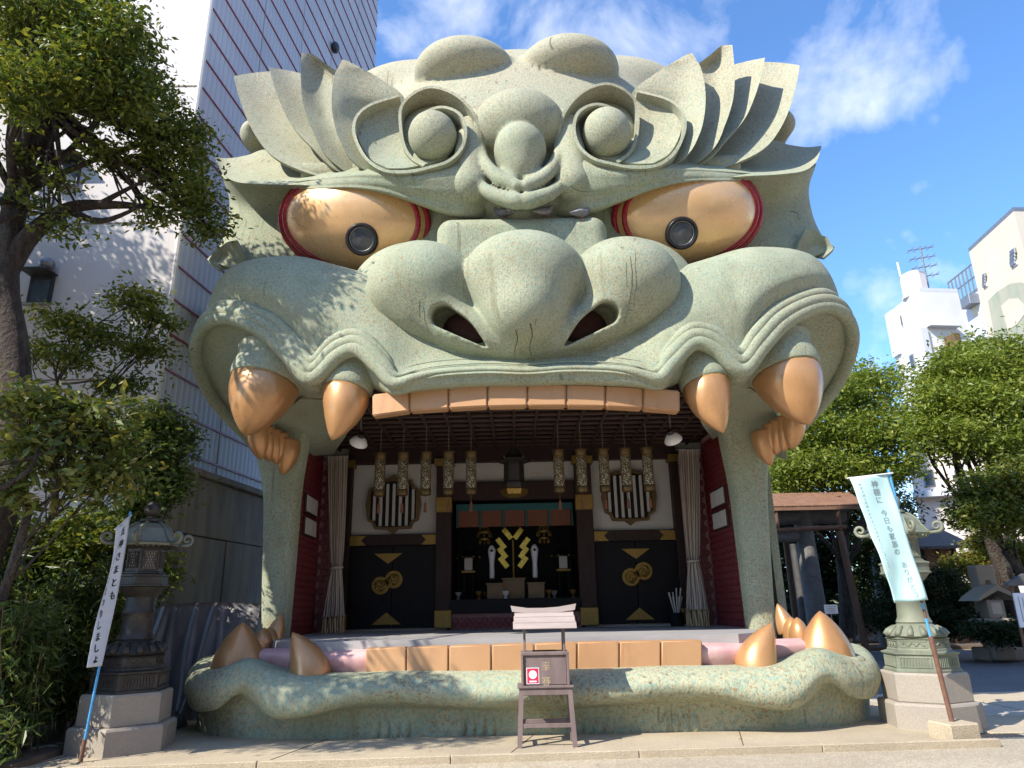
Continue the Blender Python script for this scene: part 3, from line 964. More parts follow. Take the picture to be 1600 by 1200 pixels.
# ---- eyes
ec = Vector(left((566, 354, 11.85)))
eye_ax = Matrix.Rotation(math.radians(7), 3, 'Y') @ Matrix.Rotation(math.radians(-4), 3, 'Z')
ER = Vector((1.54, 1.08, 1.0))
def eye_pt(ax, c, sx, th, ph, k=1.0):
    """point on the eye: th along the long axis -1..1, ph around"""
    r = math.sqrt(max(0, 1 - th * th))
    p = Vector((sx * th * ER.x, -math.cos(ph) * r * ER.y, math.sin(ph) * r * ER.z)) * k
    return ax @ p + c
for sx in (1, -1):
    A = eye_ax if sx == 1 else Matrix.Rotation(math.radians(-7), 3, 'Y') @ Matrix.Rotation(math.radians(4), 3, 'Z')
    C = ec if sx == 1 else Vector((2 * X0 - ec.x, ec.y, ec.z))
    eye = MB().ball(C, ER, 48, 30, ax=A).build('eye', M['eye'], lion, 180)
    # crimson rims run round the eye, showing at its two corners
    pole = Vector((0, -1, -.40)).normalized()
    e1 = Vector((1, 0, 0)) - pole * pole.x
    e1.normalize()
    e2 = pole.cross(e1)
    for al, rr in ((53, .05), (63, .06)):
      ca, sa = math.cos(math.radians(al)), math.sin(math.radians(al))
      for f0, f1 in ((122, 250), (-65, 48)):
        pts = []
        for k in range(33):
            ph = math.radians(f0 + (f1 - f0) * k / 32)
            if sx == -1:
                ph = math.pi - ph
            v = pole * ca + (e1 * math.cos(ph) + e2 * math.sin(ph)) * sa
            pts.append(A @ Vector((v.x * ER.x, v.y * ER.y, v.z * ER.z)) + C)
        MB().tube(pts, [rr * min(1, .25 + min(k, 32 - k) / 5) for k in range(33)], 8).build('ring', M['eye_ring'], eye, 180)
    # the lamp sits where the photograph's line of sight to the left pupil meets the eyeball
    inv = A.inverted()
    d0 = Vector(at(566, 374, 10.0)) - CAM
    if sx == -1:
        o_, d_ = Vector((2 * X0 - CAM.x, CAM.y, CAM.z)), Vector((-d0.x, d0.y, d0.z))
    else:
        o_, d_ = CAM.copy(), d0
    oo, dd = inv @ (o_ - C), inv @ d_
    oo, dd = Vector([oo[i] / ER[i] for i in range(3)]), Vector([dd[i] / ER[i] for i in range(3)])
    qa, qb, qc = dd.dot(dd), 2 * oo.dot(dd), oo.dot(oo) - 1
    tt = (-qb - math.sqrt(max(0, qb * qb - 4 * qa * qc))) / (2 * qa)
    l = Vector([(oo[i] + dd[i] * tt) * ER[i] for i in range(3)])
    yy = l.y
    sp = A @ l + C
    nrm = (A @ Vector((l.x / ER.x ** 2, yy / ER.y ** 2, l.z / ER.z ** 2))).normalized()
    nrm = (nrm * .5 + Vector((0, -1, -.15)).normalized() * .5).normalized()
    z = nrm
    x = Vector((1, 0, 0)) - z * z.x
    x.normalize()
    PA = Matrix((x, z.cross(x), z)).transposed()
    pu = MB().lathe(sp, [(.27, -.25), (.285, .03), (.28, .075), (.258, .10), (.23, .10), (.212, .07), (.21, .03)], 36, ax=PA).build('pupil', M['pupil'], eye, 40)
    MB().lathe(sp, [(.204, .02), (.20, .045), (.11, .075), (.01, .085)], 32, ax=PA).build('pupil_glass', M['pupil_glass'], eye, 60)
    MB().tube([sp + PA @ Vector((.204 * math.cos(a), .204 * math.sin(a), .06)) for a in [2 * math.pi * k / 36 for k in range(36)]], .009, 6, closed=True).build('pupil_rim', M['steel'], eye, 180)

# ---- crown of the head with its two round tufts
sd = SDF((-5.0, 10.6, 7.0), (5.0, 17.4, 14.2), .085)
ct = half(818, 84, 13.0)
sd.un(sd.ell((0, 14.0, 8.6), (4.6, 2.9, ct[2] - 8.6 + .42)))
k1 = half(726, 103, 12.2)
sd.un(sd.ell((k1[0], 12.4, k1[2] - .10), (1.08, 1.0, .55)), .02)
zt_ = half(606, 116, 14.2)[2]
sd.un(sd.ell((2.3, 14.4, zt_ - 1.0), (1.9, 1.4, 1.0)), .6)
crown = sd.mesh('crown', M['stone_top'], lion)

# ---- lower jaw: wall, rolled wavy lip, inner slope
Yb = 10.35
base = [(830, 1142, 10.4), (760, 1144, 10.4), (690, 1147, 10.4), (620, 1150, 10.4), (550, 1153, 10.4), (480, 1156, 10.4), (420, 1158, 10.45), (370, 1156, 10.6), (330, 1146, 10.9), (310, 1130, 11.4), (312, 1110, 12.2)]
mid = [(830, 1116, 10.36), (760, 1114, 10.36), (690, 1112, 10.36), (620, 1112, 10.36), (550, 1112, 10.36), (480, 1118, 10.36), (420, 1112, 10.4), (370, 1096, 10.5), (330, 1106, 10.8), (307, 1104, 11.3), (312, 1080, 12.2)]
und = [(830, 1106, 10.25), (760, 1108, 10.25), (690, 1106, 10.25), (620, 1104, 10.25), (550, 1106, 10.22), (480, 1120, 10.15), (424, 1122, 10.18), (376, 1086, 10.35), (336, 1106, 10.55), (303, 1108, 11.05), (306, 1075, 12.1)]
edge = [(830, 1099, 10.05), (760, 1102, 10.05), (690, 1100, 10.05), (620, 1096, 10.05), (550, 1100, 10.0), (480, 1116, 9.95), (424, 1116, 10.0), (380, 1082, 10.2), (336, 1108, 10.4), (297, 1104, 10.9), (296, 1070, 12.0)]
bul = [(830, 1080, 9.98), (760, 1082, 9.98), (690, 1080, 9.98), (620, 1076, 9.98), (550, 1080, 9.94), (480, 1094, 9.9), (424, 1092, 9.94), (380, 1066, 10.12), (334, 1080, 10.32), (290, 1078, 10.85), (294, 1050, 12.0)]
topf = [(830, 1056, 10.15), (760, 1058, 10.15), (690, 1058, 10.15), (620, 1056, 10.15), (550, 1060, 10.12), (480, 1062, 10.1), (430, 1055, 10.12), (384, 1036, 10.3), (340, 1050, 10.5), (302, 1052, 10.95), (312, 1030, 12.0)]
topb = [(830, 1046, 10.4), (760, 1047, 10.4), (690, 1048, 10.4), (620, 1048, 10.4), (550, 1051, 10.42), (480, 1052, 10.45), (440, 1046, 10.5), (396, 1028, 10.65), (360, 1036, 10.85), (328, 1040, 11.3), (336, 1022, 12.1)]
inn = [(830, 1046, 10.75), (760, 1047, 10.75), (690, 1048, 10.75), (620, 1048, 10.75), (552, 1050, 10.8), (485, 1048, 10.85), (450, 1042, 10.95), (410, 1036, 11.1), (378, 1030, 11.3), (350, 1024, 11.7), (356, 1012, 12.3)]
def ground_snap(G):
    return G
Gj = sym([inn, topb, topf, bul, edge, und, mid, base])
Gj[:, -1, 2] = -.03                                # the wall stands on the apron
Gj = cr_grid(Gj, 7, 6)
MB().grid(Gj).fix().build('lower_jaw', M['stone_low'], lion, 80)
# vertical flutes carved at the foot of the jaw
for px0 in (585, 601, 617, 633, 720, 736, 752, 768):
    for m in (0, 1):
        h = half(px0, 1140, 10.33)
        x = X0 - h[0] if m == 0 else X0 + h[0]
        MB().tube([(x, 10.455, .0), (x, 10.425, .12), (x + .01, 10.43, .24), (x + .015, 10.46, .32)], [.07, .075, .07, .05], 8).build('flute', M['stone_low'], lion, 180)
# lower fangs
def base_fang(pb, pt, r0, r1, bend=(0, 0, 0), power=1.6):
    return fang(left(pb), left(pt), r0, r1, bend, power=power)
both(base_fang((485, 1066, 10.55), (457, 988, 10.5), .31, .30, (.06, 0, 0)), 'fang', M['fang'], 180)
both(base_fang((374, 1055, 11.0), (380, 972, 10.95), .42, .36, (-.02, 0, 0)), 'fang', M['fang'], 180)
both(base_fang((425, 1004, 12.2), (441, 958, 12.25), .17, .17, (.0, 0, 0)), 'molar', M['fang'], 180)
for px, py, Y, r in ((420, 1006, 11.95, .15), (411, 1008, 11.7, .15)):
    p = Vector(left((px, py, Y)))
    both(fang(p - Vector((0, 0, .1)), p + Vector((0, 0, .26)), r, r * 1.1, (0, 0, 0), power=3.0), 'molar', M['fang'], 180)
for pxb, Yb0, rx_, ry_ in (((374, 1052), 11.0, .46, .40), ((485, 1064), 10.55, .36, .34)):
    c_ = Vector(left((pxb[0], pxb[1], Yb0)))
    both(MB().tube([c_ + Vector((rx_ * math.cos(a), ry_ * math.sin(a), .0)) for a in [2 * math.pi * k / 28 for k in range(28)]], .085, 8, closed=True), 'gum_collar', M['stone_low'], 180)
# lower front teeth
tooth_row([571, 635, 701, 768, 835, 902, 968, 1033, 1098], [1013, 1011, 1009, 1007, 1005, 1003, 1002, 1001, 1000], [1052, 1052, 1051, 1050, 1049, 1048, 1047, 1046, 1045],
          [10.44, 10.40, 10.38, 10.37, 10.37, 10.37, 10.38, 10.40, 10.44], .25, 'tooth', .018)
# pink gums between the teeth
gum_rows = lgrid([[(586, 1056, 10.60), (540, 1056, 10.62), (480, 1056, 10.75), (430, 1052, 10.85), (380, 1046, 11.1), (345, 1038, 11.6)],
                  [(586, 1036, 10.52), (540, 1036, 10.54), (480, 1034, 10.66), (430, 1032, 10.78), (382, 1028, 11.0), (348, 1026, 11.5)],
                  [(586, 1020, 10.55), (540, 1022, 10.57), (480, 1022, 10.70), (430, 1020, 10.82), (388, 1018, 11.05), (356, 1018, 11.5)],
                  [(586, 1013, 10.75), (542, 1014, 10.80), (486, 1014, 10.95), (440, 1013, 11.05), (400, 1013, 11.3), (372, 1014, 11.7)],
                  [(586, 1016, 11.0), (548, 1016, 11.05), (496, 1016, 11.2), (452, 1015, 11.3), (416, 1014, 11.5), (392, 1013, 11.9)]])
both(MB().grid(cr_grid(gum_rows, 6, 6)), 'gum', M['gum'], 180)

# ------------------------------------------------------------------ the stage inside the mouth
FZ, YW = 1.25, 15.0                              # stage floor level, back wall
def bx(px, Y=YW):
    return at(px, 860, Y).x
def bz(py, Y=YW):
    return at(806, py, Y).z
CZ = 5.0                                         # ceiling
sf = MB()
fp = [(-2.95, 10.72), (3.15, 10.72), (3.75, 11.3), (4.15, 12.3), (4.15, 15.1), (-4.1, 15.1), (-4.1, 12.3), (-3.6, 11.3)]
sf.add([(x, y, FZ - .3) for x, y in fp] + [(x, y, FZ) for x, y in fp], [tuple(range(7, -1, -1)), tuple(range(8, 16))] + [(i, (i + 1) % 8, (i + 1) % 8 + 8, i + 8) for i in range(8)])
sf.build('stage_floor', M['floor'], lion)
MB().box((0.1, 10.85, .5), (6.0, .2, .88)).build('stage_front', M['gum'], lion)

# pillars of the jaw on both sides
def pillar(prof_o, prof_i, Yf, Yb, sgn):
    rows = []
    for (po, pi) in zip(prof_o, prof_i):
        o, i = at(po[0], po[1], Yf), at(pi[0], pi[1], Yf)
        z = (o.z + i.z) / 2
        b = .10 * sgn
        rows.append([(o.x, Yb, z), (o.x, Yf + .18, z), (o.x + b * .3, Yf + .05, z), (o.x + b, Yf, z), (i.x - b, Yf, z), (i.x - b * .3, Yf + .04, z), (i.x, Yf + .14, z), (i.x + .02 * sgn, Yb, z)])
    Gp = cr_axis(np.array(rows), 5)
    return MB().grid(Gp).fix().build('jaw_pillar', M['stone'], lion, 50)
pillar([(380, 640), (394, 700), (407, 760), (406, 850), (404, 940), (404, 1002), (404, 1030)], [(488, 630), (474, 706), (464, 770), (458, 840), (450, 930), (444, 992), (442, 1020)], 12.35, 12.6, 1)
pillar([(1226, 620), (1212, 690), (1203, 750), (1207, 840), (1213, 930), (1218, 990), (1220, 1015)], [(1120, 610), (1132, 690), (1146, 760), (1158, 850), (1168, 930), (1174, 980), (1177, 1005)], 12.35, 12.6, -1)
# outer shell closing the hall behind the face
shell = MB()
shell.box((X0 - 4.35, 15.0, 4.0), (.14, 4.4, 8.0)).box((X0 + 4.35, 15.0, 4.0), (.14, 4.4, 8.0)).box((X0, 17.2, 4.0), (8.56, .14, 8.0))
shell.build('hall_shell', M['stone'], lion)
cp = [(-2.7, 10.62), (2.7, 10.62), (4.2, 12.7), (4.2, 16.9), (-4.2, 16.9), (-4.2, 12.7)]
ceil = MB().add([(X0 + x, y, CZ + .02) for x, y in cp] + [(X0 + x, y, CZ + .14) for x, y in cp], [tuple(range(5, -1, -1)), tuple(range(6, 12))] + [(i, (i + 1) % 6, (i + 1) % 6 + 6, i + 6) for i in range(6)]).build('ceiling', M['wood_dark'], lion)
lanx = [at(p, 700, 13.0).x for p in (595, 630.5, 666, 701, 736, 872, 907, 942, 976, 1010)]
stepx = (lanx[4] - lanx[0]) / 4
M['bar'] = pm('coffer_bar', (.065, .036, .027), (.045, .026, .02), rough=.5)
xs = [lanx[4] + (lanx[5] - lanx[4]) * k / 4 for k in (1, 2, 3)] + lanx + [lanx[0] - stepx * k for k in (1, 2, 3)] + [lanx[9] + stepx * k for k in (1, 2, 3)]
for x in sorted(xs):
    yf = 10.8 + max(0, abs(x - X0) - 2.5) * 1.5
    MB().bbox((x, (yf + 15.4) / 2, CZ - .03), (.055, 15.4 - yf, .07), .01).build('coffer_bar', M['bar'], ceil)
for k in range(12):
    MB().bbox((X0, 10.95 + k * .36, CZ - .022), (min(7.6, 5.2 + k * .62), .05, .052), .008).build('coffer_bar', M['bar'], ceil)
# front beam behind the teeth with gilt plates
fb_ = MB().bbox((X0 - .1, 10.72, CZ - .14), (5.0, .2, .20), .015).build('front_beam', M['wood_dark'], lion)
for px in (815, 975, 655):
    x = at(px, 640, 10.6).x
    MB().bbox((x, 10.61, CZ - .19), (.42, .03, .10), .012).build('gilt_plate', M['gold'], fb_)
# sloping inner cheeks between the palate and the pillars
for sgn in (1, -1):
    def P(px, py, Y):
        p = Vector(left((px, py, Y)))
        if sgn == -1:
            p.x = 2 * X0 - p.x
        return list(p)
    g = np.array([[P(470, 620, 11.3), P(505, 622, 11.3), P(560, 640, 11.2)],
                  [P(440, 645, 11.7), P(492, 650, 12.0), P(545, 672, 12.3)],
                  [P(415, 690, 12.5), P(476, 690, 12.7), P(530, 692, 13.2)],
                  [P(412, 735, 13.3), P(470, 712, 13.3), P(520, 706, 14.2)]])
    MB().sheet(cr_grid(g, 5, 5), .05).fix().build('inner_cheek', M['stone_shaded'], lion, 60)

# hexagon tiled walls
def hex_tile(r, d, b):
    """tile lying in XZ, its face towards -Y"""
    vs = []
    for rr, y in ((r, 0.0), (r, -d + b), (r - b, -d)):
        for k in range(6):
            a = math.pi / 6 + k * math.pi / 3
            vs.append((rr * math.cos(a), y, rr * math.sin(a)))
    fs = []
    for i in range(2):
        for k in range(6):
            l = (k + 1) % 6
            fs.append((i * 6 + k, i * 6 + l, (i + 1) * 6 + l, (i + 1) * 6 + k))
    fs.append(tuple(12 + k for k in range(6)))
    return vs, fs
def hex_wall(p0, p1, z0, z1, pitch, name, single):
    """vertical wall from p0 to p1 (x, y), seen face on the side of the camera"""
    a, b = Vector((p0[0], p0[1], 0)), Vector((p1[0], p1[1], 0))
    t = (b - a)
    L = t.length
    t.normalize()
    nrm = Vector((t.y, -t.x, 0))
    if nrm.dot(Vector((0, 5.0, 0)) - (a + b) / 2) < 0:
        nrm = -nrm
    wall = MB().hexa([a + Vector((0, 0, z0)), b + Vector((0, 0, z0)), b - nrm * .08 + Vector((0, 0, z0)), a - nrm * .08 + Vector((0, 0, z0)),
                      a + Vector((0, 0, z1)), b + Vector((0, 0, z1)), b - nrm * .08 + Vector((0, 0, z1)), a - nrm * .08 + Vector((0, 0, z1))]).fix().build(name, M['hex_joint'], lion)
    A = Matrix((t, -nrm, Vector((0, 0, 1)))).transposed()
    r = pitch / math.sqrt(3) * .94
    vs, fs = hex_tile(r, .02, .006)
    nx, nz = int(L / pitch) + 1, int((z1 - z0) / (pitch * .866)) + 1
    acc = MB()
    shared = None
    for j in range(nz):
        for i in range(nx):
            x = pitch * (i + .5 + (.5 if j % 2 else 0))
            z = z0 + pitch * .577 + j * pitch * .866
            if x > L - pitch * .45 or z > z1 - pitch * .5:
                continue
            c = a + t * x + Vector((0, 0, z))
            if single:
                if shared is None:
                    o = mesh_obj('tile', [tuple(A @ Vector(v)) for v in vs], fs, M['hex'], None)
                    shared = o.data
                else:
                    o = bpy.data.objects.new('tile', shared)
                    COL.objects.link(o)
                o.parent = wall
                o.location = c - root_loc(wall)
            else:
                acc.add([A @ Vector(v) + c for v in vs], fs)
    if not single:
        acc.build('tile_field', M['hex'], wall, None, 'stuff')
    return wall
lw0 = (at(448, 970, 12.5).x, 12.5)
lw1 = (at(492, 940, 14.5).x, 14.5)
hex_wall(lw0, lw1, FZ, 4.9, .135, 'side_wall', False)
hex_wall(lw1, (at(532, 940, 14.56).x, 14.56), FZ, 4.6, .135, 'return_wall', True)
rw0 = (at(1173, 960, 12.5).x, 12.5)
rw1 = (at(1118, 930, 14.5).x, 14.5)
hex_wall(rw1, rw0, FZ, 4.9, .135, 'side_wall', False)
hex_wall((at(1078, 930, 14.56).x, 14.56), rw1, FZ, 4.6, .135, 'return_wall', True)

# back wall: frame of posts and beams, plaster, doors
bw = MB()
for x0, x1 in ((-4.3, bx(705)), (bx(903), 4.4)):
    bw.box(((x0 + x1) / 2, YW + .12, (FZ + CZ) / 2), (x1 - x0, .12, CZ - FZ))
bw.box(((bx(705) + bx(903)) / 2, YW + .12, (bz(758) + CZ) / 2), (bx(903) - bx(705), .12, CZ - bz(758)))
bw.build('back_wall', M['plaster'], lion)
def slab(name, px0, px1, py0, py1, mat, dep=.08, Y=YW, parent=None, bev=.01):
    x0, x1, z0, z1 = bx(px0, Y), bx(px1, Y), bz(py1, Y), bz(py0, Y)
    return MB().bbox(((x0 + x1) / 2, Y + .05 - dep / 2, (z0 + z1) / 2), (x1 - x0, dep, z1 - z0), bev).build(name, M[mat], parent or lion)
slab('top_beam', 540, 1066, 692, 722, 'wood_dark', .16)
slab('transom_beam', 705, 903, 753, 781, 'wood_dark', .14)
for k in range(26):                              # row of rafter ends under the ceiling
    px = 560 + k * 19.2
    slab('rafter_end', px, px + 8, 684, 694, 'wood_dark', .34, bev=.006)
for p0, p1 in ((682, 706), (902, 928), (533, 547), (1056, 1070)):
    col = slab('post', p0, p1, 722, 979, 'wood_dark', .22)
    big = p1 - p0 > 20
    slab('gilt_foot', p0 - 1, p1 + 1, 951 if big else 955, 979, 'gold', .24, parent=col, bev=.012)
    if big:
        slab('gilt_cap', p0 - 1, p1 + 1, 776, 800, 'gold', .24, parent=col, bev=.012)
    slab('gilt_shoe', p0 - 4, p1 + 4, 716, 728, 'gold', .25, parent=col, bev=.012)
def poly_plate(pts, Y, dep, name, mat, parent):
    """flat ornament from pixel points on the back wall"""
    P2 = [(bx(p[0], Y), bz(p[1], Y)) for p in pts]
    return MB().prism(P2, Y - dep, Y).fix().build(name, M[mat], parent)
for p0, p1, cxp, cry, wy in ((546, 683, 607, 906, 0), (927, 1057, 993, 900, 0)):
    slab('lintel', p0, p1, 832, 849, 'wood_dark', .14)
    li = slab('lintel_core', p0, p1, 834, 847, 'wood_dark', .10)
    for (q0, q1, d) in ((p0, p0 + 20, 1), (p1 - 20, p1, -1)):
        e = 6 * d
        pts = [(q0, 848), (q1, 848), (q1, 833), (q0, 833)]
        if d > 0:
            pts = [(q0, 848), (q1 + 5, 848), (q1 - 2, 840), (q1 + 5, 833), (q0, 833)]
        else:
            pts = [(q0 - 5, 848), (q1, 848), (q1, 833), (q0 - 5, 833), (q0 + 2, 840)]
        poly_plate(pts, YW - .095, .015, 'gilt_end', 'gold', li)
    for h0, h1 in ((p0 + 1, (p0 + p1) / 2 - .6), ((p0 + p1) / 2 + .6, p1 - 1)):
        door = slab('door', h0, h1, 849, 978, 'lacquer', .08)
    w = 22
    for (yy0, yy1, up) in ((861, 877, -1), (972, 953, 1)):
        poly_plate([(cxp - w, yy0), (cxp, yy1), (cxp + w, yy0)], YW - .035, .012, 'corner_plate', 'gold', door)
    for (dx, dy) in ((-10, 5), (10, -4)):
        x, z = bx(cxp + dx), bz(cry + dy)
        R_ = Matrix.Rotation(math.pi / 2, 3, 'X')
        cr_ = MB().lathe((x, YW - .05, z), [(.18, -.02), (.18, .008), (.165, .014), (.165, .006), (.14, .006)], 28, ax=R_)
        crest = cr_.build('crest', M['gold'], door, 40)
        for k in range(3):                       # three comma swirls
            a0 = k * 2 * math.pi / 3 + .5
            pts, rr = [], []
            for q in range(9):
                tq = q / 8
                an = a0 + tq * 2.6
                ra = .055 + .075 * tq
                pts.append((x + ra * math.cos(an), YW - .065, z + ra * math.sin(an)))
                rr.append(.045 * (1 - tq) + .006)
            MB().tube(pts, rr, 7).build('swirl', M['gold'], crest, 180)
    # ornate barred window
    cw, cz_ = cxp + (6 if cxp < 800 else -5), (785 if cxp < 800 else 779)
    def ring(s, t):
        o = []
        base_ = [(-40, -24), (-32, -28), (-29, -37), (-12, -39), (0, -46 if t else -40), (12, -39), (29, -37), (32, -28), (40, -24), (44 if t else 40, 0), (40, 25), (32, 29), (29, 38), (9, 39), (0, 46 if t else 39), (-9, 39), (-29, 38), (-32, 29), (-40, 25), (-44 if t else -40, 0)]
        return [(cw + x * (1.0 if t else .90), cz_ + y * (1.0 if t else .90)) for x, y in base_]
    win = poly_plate(ring(1, 0), YW + .03, .03, 'barred_window', 'lacquer', lion)
    A_, B_ = ring(1, 1), ring(1, 0)
    fr = MB()
    n = len(A_)
    for k in range(n):
        l = (k + 1) % n
        q = [A_[k], A_[l], B_[l], B_[k]]
        pp = [(bx(a), bz(b)) for a, b in q]
        fr.hexa([(pp[0][0], YW - .07, pp[0][1]), (pp[1][0], YW - .07, pp[1][1]), (pp[2][0], YW - .07, pp[2][1]), (pp[3][0], YW - .07, pp[3][1]),
                 (pp[0][0], YW + .02, pp[0][1]), (pp[1][0], YW + .02, pp[1][1]), (pp[2][0], YW + .02, pp[2][1]), (pp[3][0], YW + .02, pp[3][1])])
    fr.fix().build('frame', M['gilt_dark'], win)
    for k in range(7):
        px = cw - 31 + k * 10.3
        hh_ = 33 if 0 < k < 6 else 24
        slab('bar', px - 2.3, px + 2.3, cz_ - hh_, cz_ + hh_, 'plaster', .05, Y=YW - .03, parent=win, bev=.004)
# altar bay
ab = MB()
xa0, xa1 = bx(706), bx(902)
ab.box(((xa0 + xa1) / 2, 17.0, 3.1), (xa1 - xa0 + .8, .06, 3.8)).box((xa0 - .06, 16.0, 3.1), (.06, 2.0, 3.8)).box((xa1 + .06, 16.0, 3.1), (.06, 2.0, 3.8))
ab.build('altar_bay', M['lacquer'], lion)
M['teal_cloth'] = pm('teal_brocade', (.03, .13, .13), (.02, .09, .10), scale=30, rough=.8)
M['rust_cloth'] = pm('russet_brocade', (.20, .075, .035), (.16, .055, .03), scale=40, rough=.8)
M['brocade'] = pm('green_brocade', (.14, .15, .08), (.30, .13, .07), scale=22, rough=.7, dirt=(.05, .14, .10), dscale=18)
val = slab('valance', 712, 898, 786, 797, 'teal_cloth', .03, Y=15.25)
for k in range(5):
    slab('valance_panel', 716 + k * 36.5, 748 + k * 36.5, 796, 822, 'rust_cloth', .02, Y=15.25, parent=val, bev=.004)
for k in range(6):
    slab('valance_strip', 712.5 + k * 36.5, 715.5 + k * 36.5, 797, 823, 'teal_cloth', .03, Y=15.25, parent=val, bev=.004)
sill = slab('altar_sill', 703, 905, 935, 957, 'lacquer', .20, Y=14.98)
poly_plate([(704, 957), (722, 957), (716, 946), (722, 936), (704, 936)], 14.925, .02, 'gilt_end', 'gold', sill)
poly_plate([(885, 957), (904, 957), (904, 936), (885, 936), (891, 946)], 14.925, .02, 'gilt_end', 'gold', sill)
poly_plate([(787, 946), (791, 954), (797, 957), (817, 957), (823, 954), (827, 946), (823, 938), (817, 935), (797, 935), (791, 938)], 14.925, .025, 'gilt_plaque', 'gold', sill)
hex_wall((bx(704), 14.93), (bx(904), 14.93), FZ + .01, bz(957), .118, 'altar_plinth', True)
altar = MB()
az = bz(935)
altar.box(((xa0 + xa1) / 2, 16.0, (FZ + az) / 2), (xa1 - xa0 - .1, 1.9, az - FZ - .02))
altar.build('altar_deck', M['lacquer'], lion)

# ---- things on and above the stage
az_top = az - .01
def on_altar(px, Y):
    return Vector((at(px, 930, Y).x, Y, az_top))
b0 = on_altar(803, 15.9)
goh = thing('gohei', b0, 'golden zigzag paper wand standing on the dark altar', 'ritual wand')
MB().tube([b0, b0 + Vector((0, 0, 1.25))], .022, 8).build('staff', M['gold'], goh, 60)
MB().lathe(b0, [(.14, 0), (.14, .05), (.06, .09), (.05, .14)], 16).build('stand', M['lacquer'], goh, 40)
for sx in (-1, 1):
    for k, (ox, oz, dx) in enumerate(((.12, 1.38, .14), (.26, 1.17, .12), (.23, .97, .11), (.21, .77, .10))):
        c_ = b0 + Vector((sx * ox, -.03 - .012 * k, oz))
        A_ = Matrix.Rotation(sx * math.radians(38), 3, 'Y')
        MB().bbox(c_, (.11, .008, .27), .003, ax=A_).build('paper_fold', M['gold_flat'], goh)
for px in (769, 837):
    b0 = on_altar(px, 15.6)
    v = thing('sake_flask', b0, 'tall slender white flask on a dark stand at the %s side of the golden wand' % ('bamboo' if px < 803 else 'gate'), 'flask', 'white altar flasks')
    MB().lathe(b0, [(.13, 0), (.13, .04), (.05, .08), (.04, .36), (.09, .40), (.09, .43)], 16).build('stand', M['wood_dark'], v, 40)
    MB().lathe(b0 + Vector((0, 0, .43)), [(.05, 0), (.055, .10), (.05, .3), (.075, .50), (.085, .58), (.05, .66), (.02, .69)], 16).build('body', M['white_lamp'], v, 60)
    MB().ball(b0 + Vector((0, -.085, 1.0)), (.03, .012, .03), 10, 6).build('crest', M['wood_dark'], v, 180)
for px in (732, 882):
    b0 = on_altar(px, 15.55)
    v = thing('altar_lantern', b0, 'small black and gilt altar lantern on thin legs at the %s side' % ('bamboo' if px < 803 else 'gate'), 'altar lantern', 'altar lanterns')
    for sx in (-1, 1):
        for sy in (-1, 1):
            MB().bbox(b0 + Vector((sx * .09, sy * .07, .28)), (.022, .022, .56), .004).build('leg', M['lacquer'], v)
    MB().bbox(b0 + Vector((0, 0, .57)), (.30, .24, .05), .01).build('deck', M['gold'], v)
    MB().bbox(b0 + Vector((0, 0, .73)), (.17, .15, .26), .01).build('lamp_box', M['plaster'], v)
    MB().lathe(b0 + Vector((0, 0, .86)), [(.24, 0), (.23, .03), (.13, .08), (.06, .16), (.025, .20), (.03, .23), (.005, .27)], 6).build('roof', M['lacquer'], v)
    for k in range(6):
        a = k * math.pi / 3
        MB().ball(b0 + Vector((.235 * math.cos(a), .235 * math.sin(a), .87)), .025, 8, 6).build('gilt_knob', M['gold'], v, 180)
for px, w, h, y0 in ((774, .34, .30, 15.35), (803, .46, .40, 15.45), (838, .34, .30, 15.35)):
    b0 = on_altar(px, y0)
    o = MB().bbox(b0 + Vector((0, 0, h / 2)), (w, .22, h), .012)
    o.box(b0 + Vector((0, 0, h + .012)), (w + .04, .26, .024))
    tag(o.build('offering_box', M['brocade'], None), ('wide' if w > .4 else 'small') + ' brocade covered offering box on the altar sill' + (' below the golden wand' if w > .4 else ' at its bamboo side' if px < 803 else ' at its gate side'), 'box', None if w > .4 else 'small offering boxes')

# gilt hanging ornaments over the altar and bowls along its edge
for px, sd_ in ((757, 'bamboo'), (850, 'gate')):
    b0 = Vector((at(px, 840, 15.7).x, 15.7, bz(822, 15.7)))
    orn = thing('gilt_pendant', b0, 'gilt tiered pendant ornament hanging over the altar at the %s side' % sd_, 'ornament')
    MB().tube([b0 + Vector((0, 0, .35)), b0], .006, 5).build('chain', M['gold'], orn)
    for t, (r_, h_) in enumerate(((.10, 0), (.15, -.12), (.11, -.26))):
        MB().lathe(b0 + Vector((0, 0, h_)), [(r_, -.03), (r_, 0), (r_ * .4, .04)], 12).build('tier', M['gold'], orn, 40)
        for k in range(8):
            a = k * math.pi / 4
            MB().tube([b0 + Vector((r_ * math.cos(a), r_ * math.sin(a), h_ - .02)), b0 + Vector((r_ * math.cos(a), r_ * math.sin(a), h_ - .11))], [.006, .014], 5).build('drop', M['gold'], orn)
for k, px in enumerate((716, 748, 758, 790, 818, 858, 866, 896)):
    b0 = on_altar(px, 15.25 if k % 2 else 15.75)
    o = MB().lathe(b0, [(.035, 0), (.04, .02), (.02, .05), (.06, .10), (.075, .16), (.07, .165), (.05, .12)], 14)
    tag(o.build('gilt_bowl', M['gold'] if k % 3 else M['white_lamp'], None, 50), 'little footed %s offering bowl on the dark altar deck' % ('gilt' if k % 3 else 'white'), 'bowl', 'gilt offering bowls' if k % 3 else 'white offering bowls')
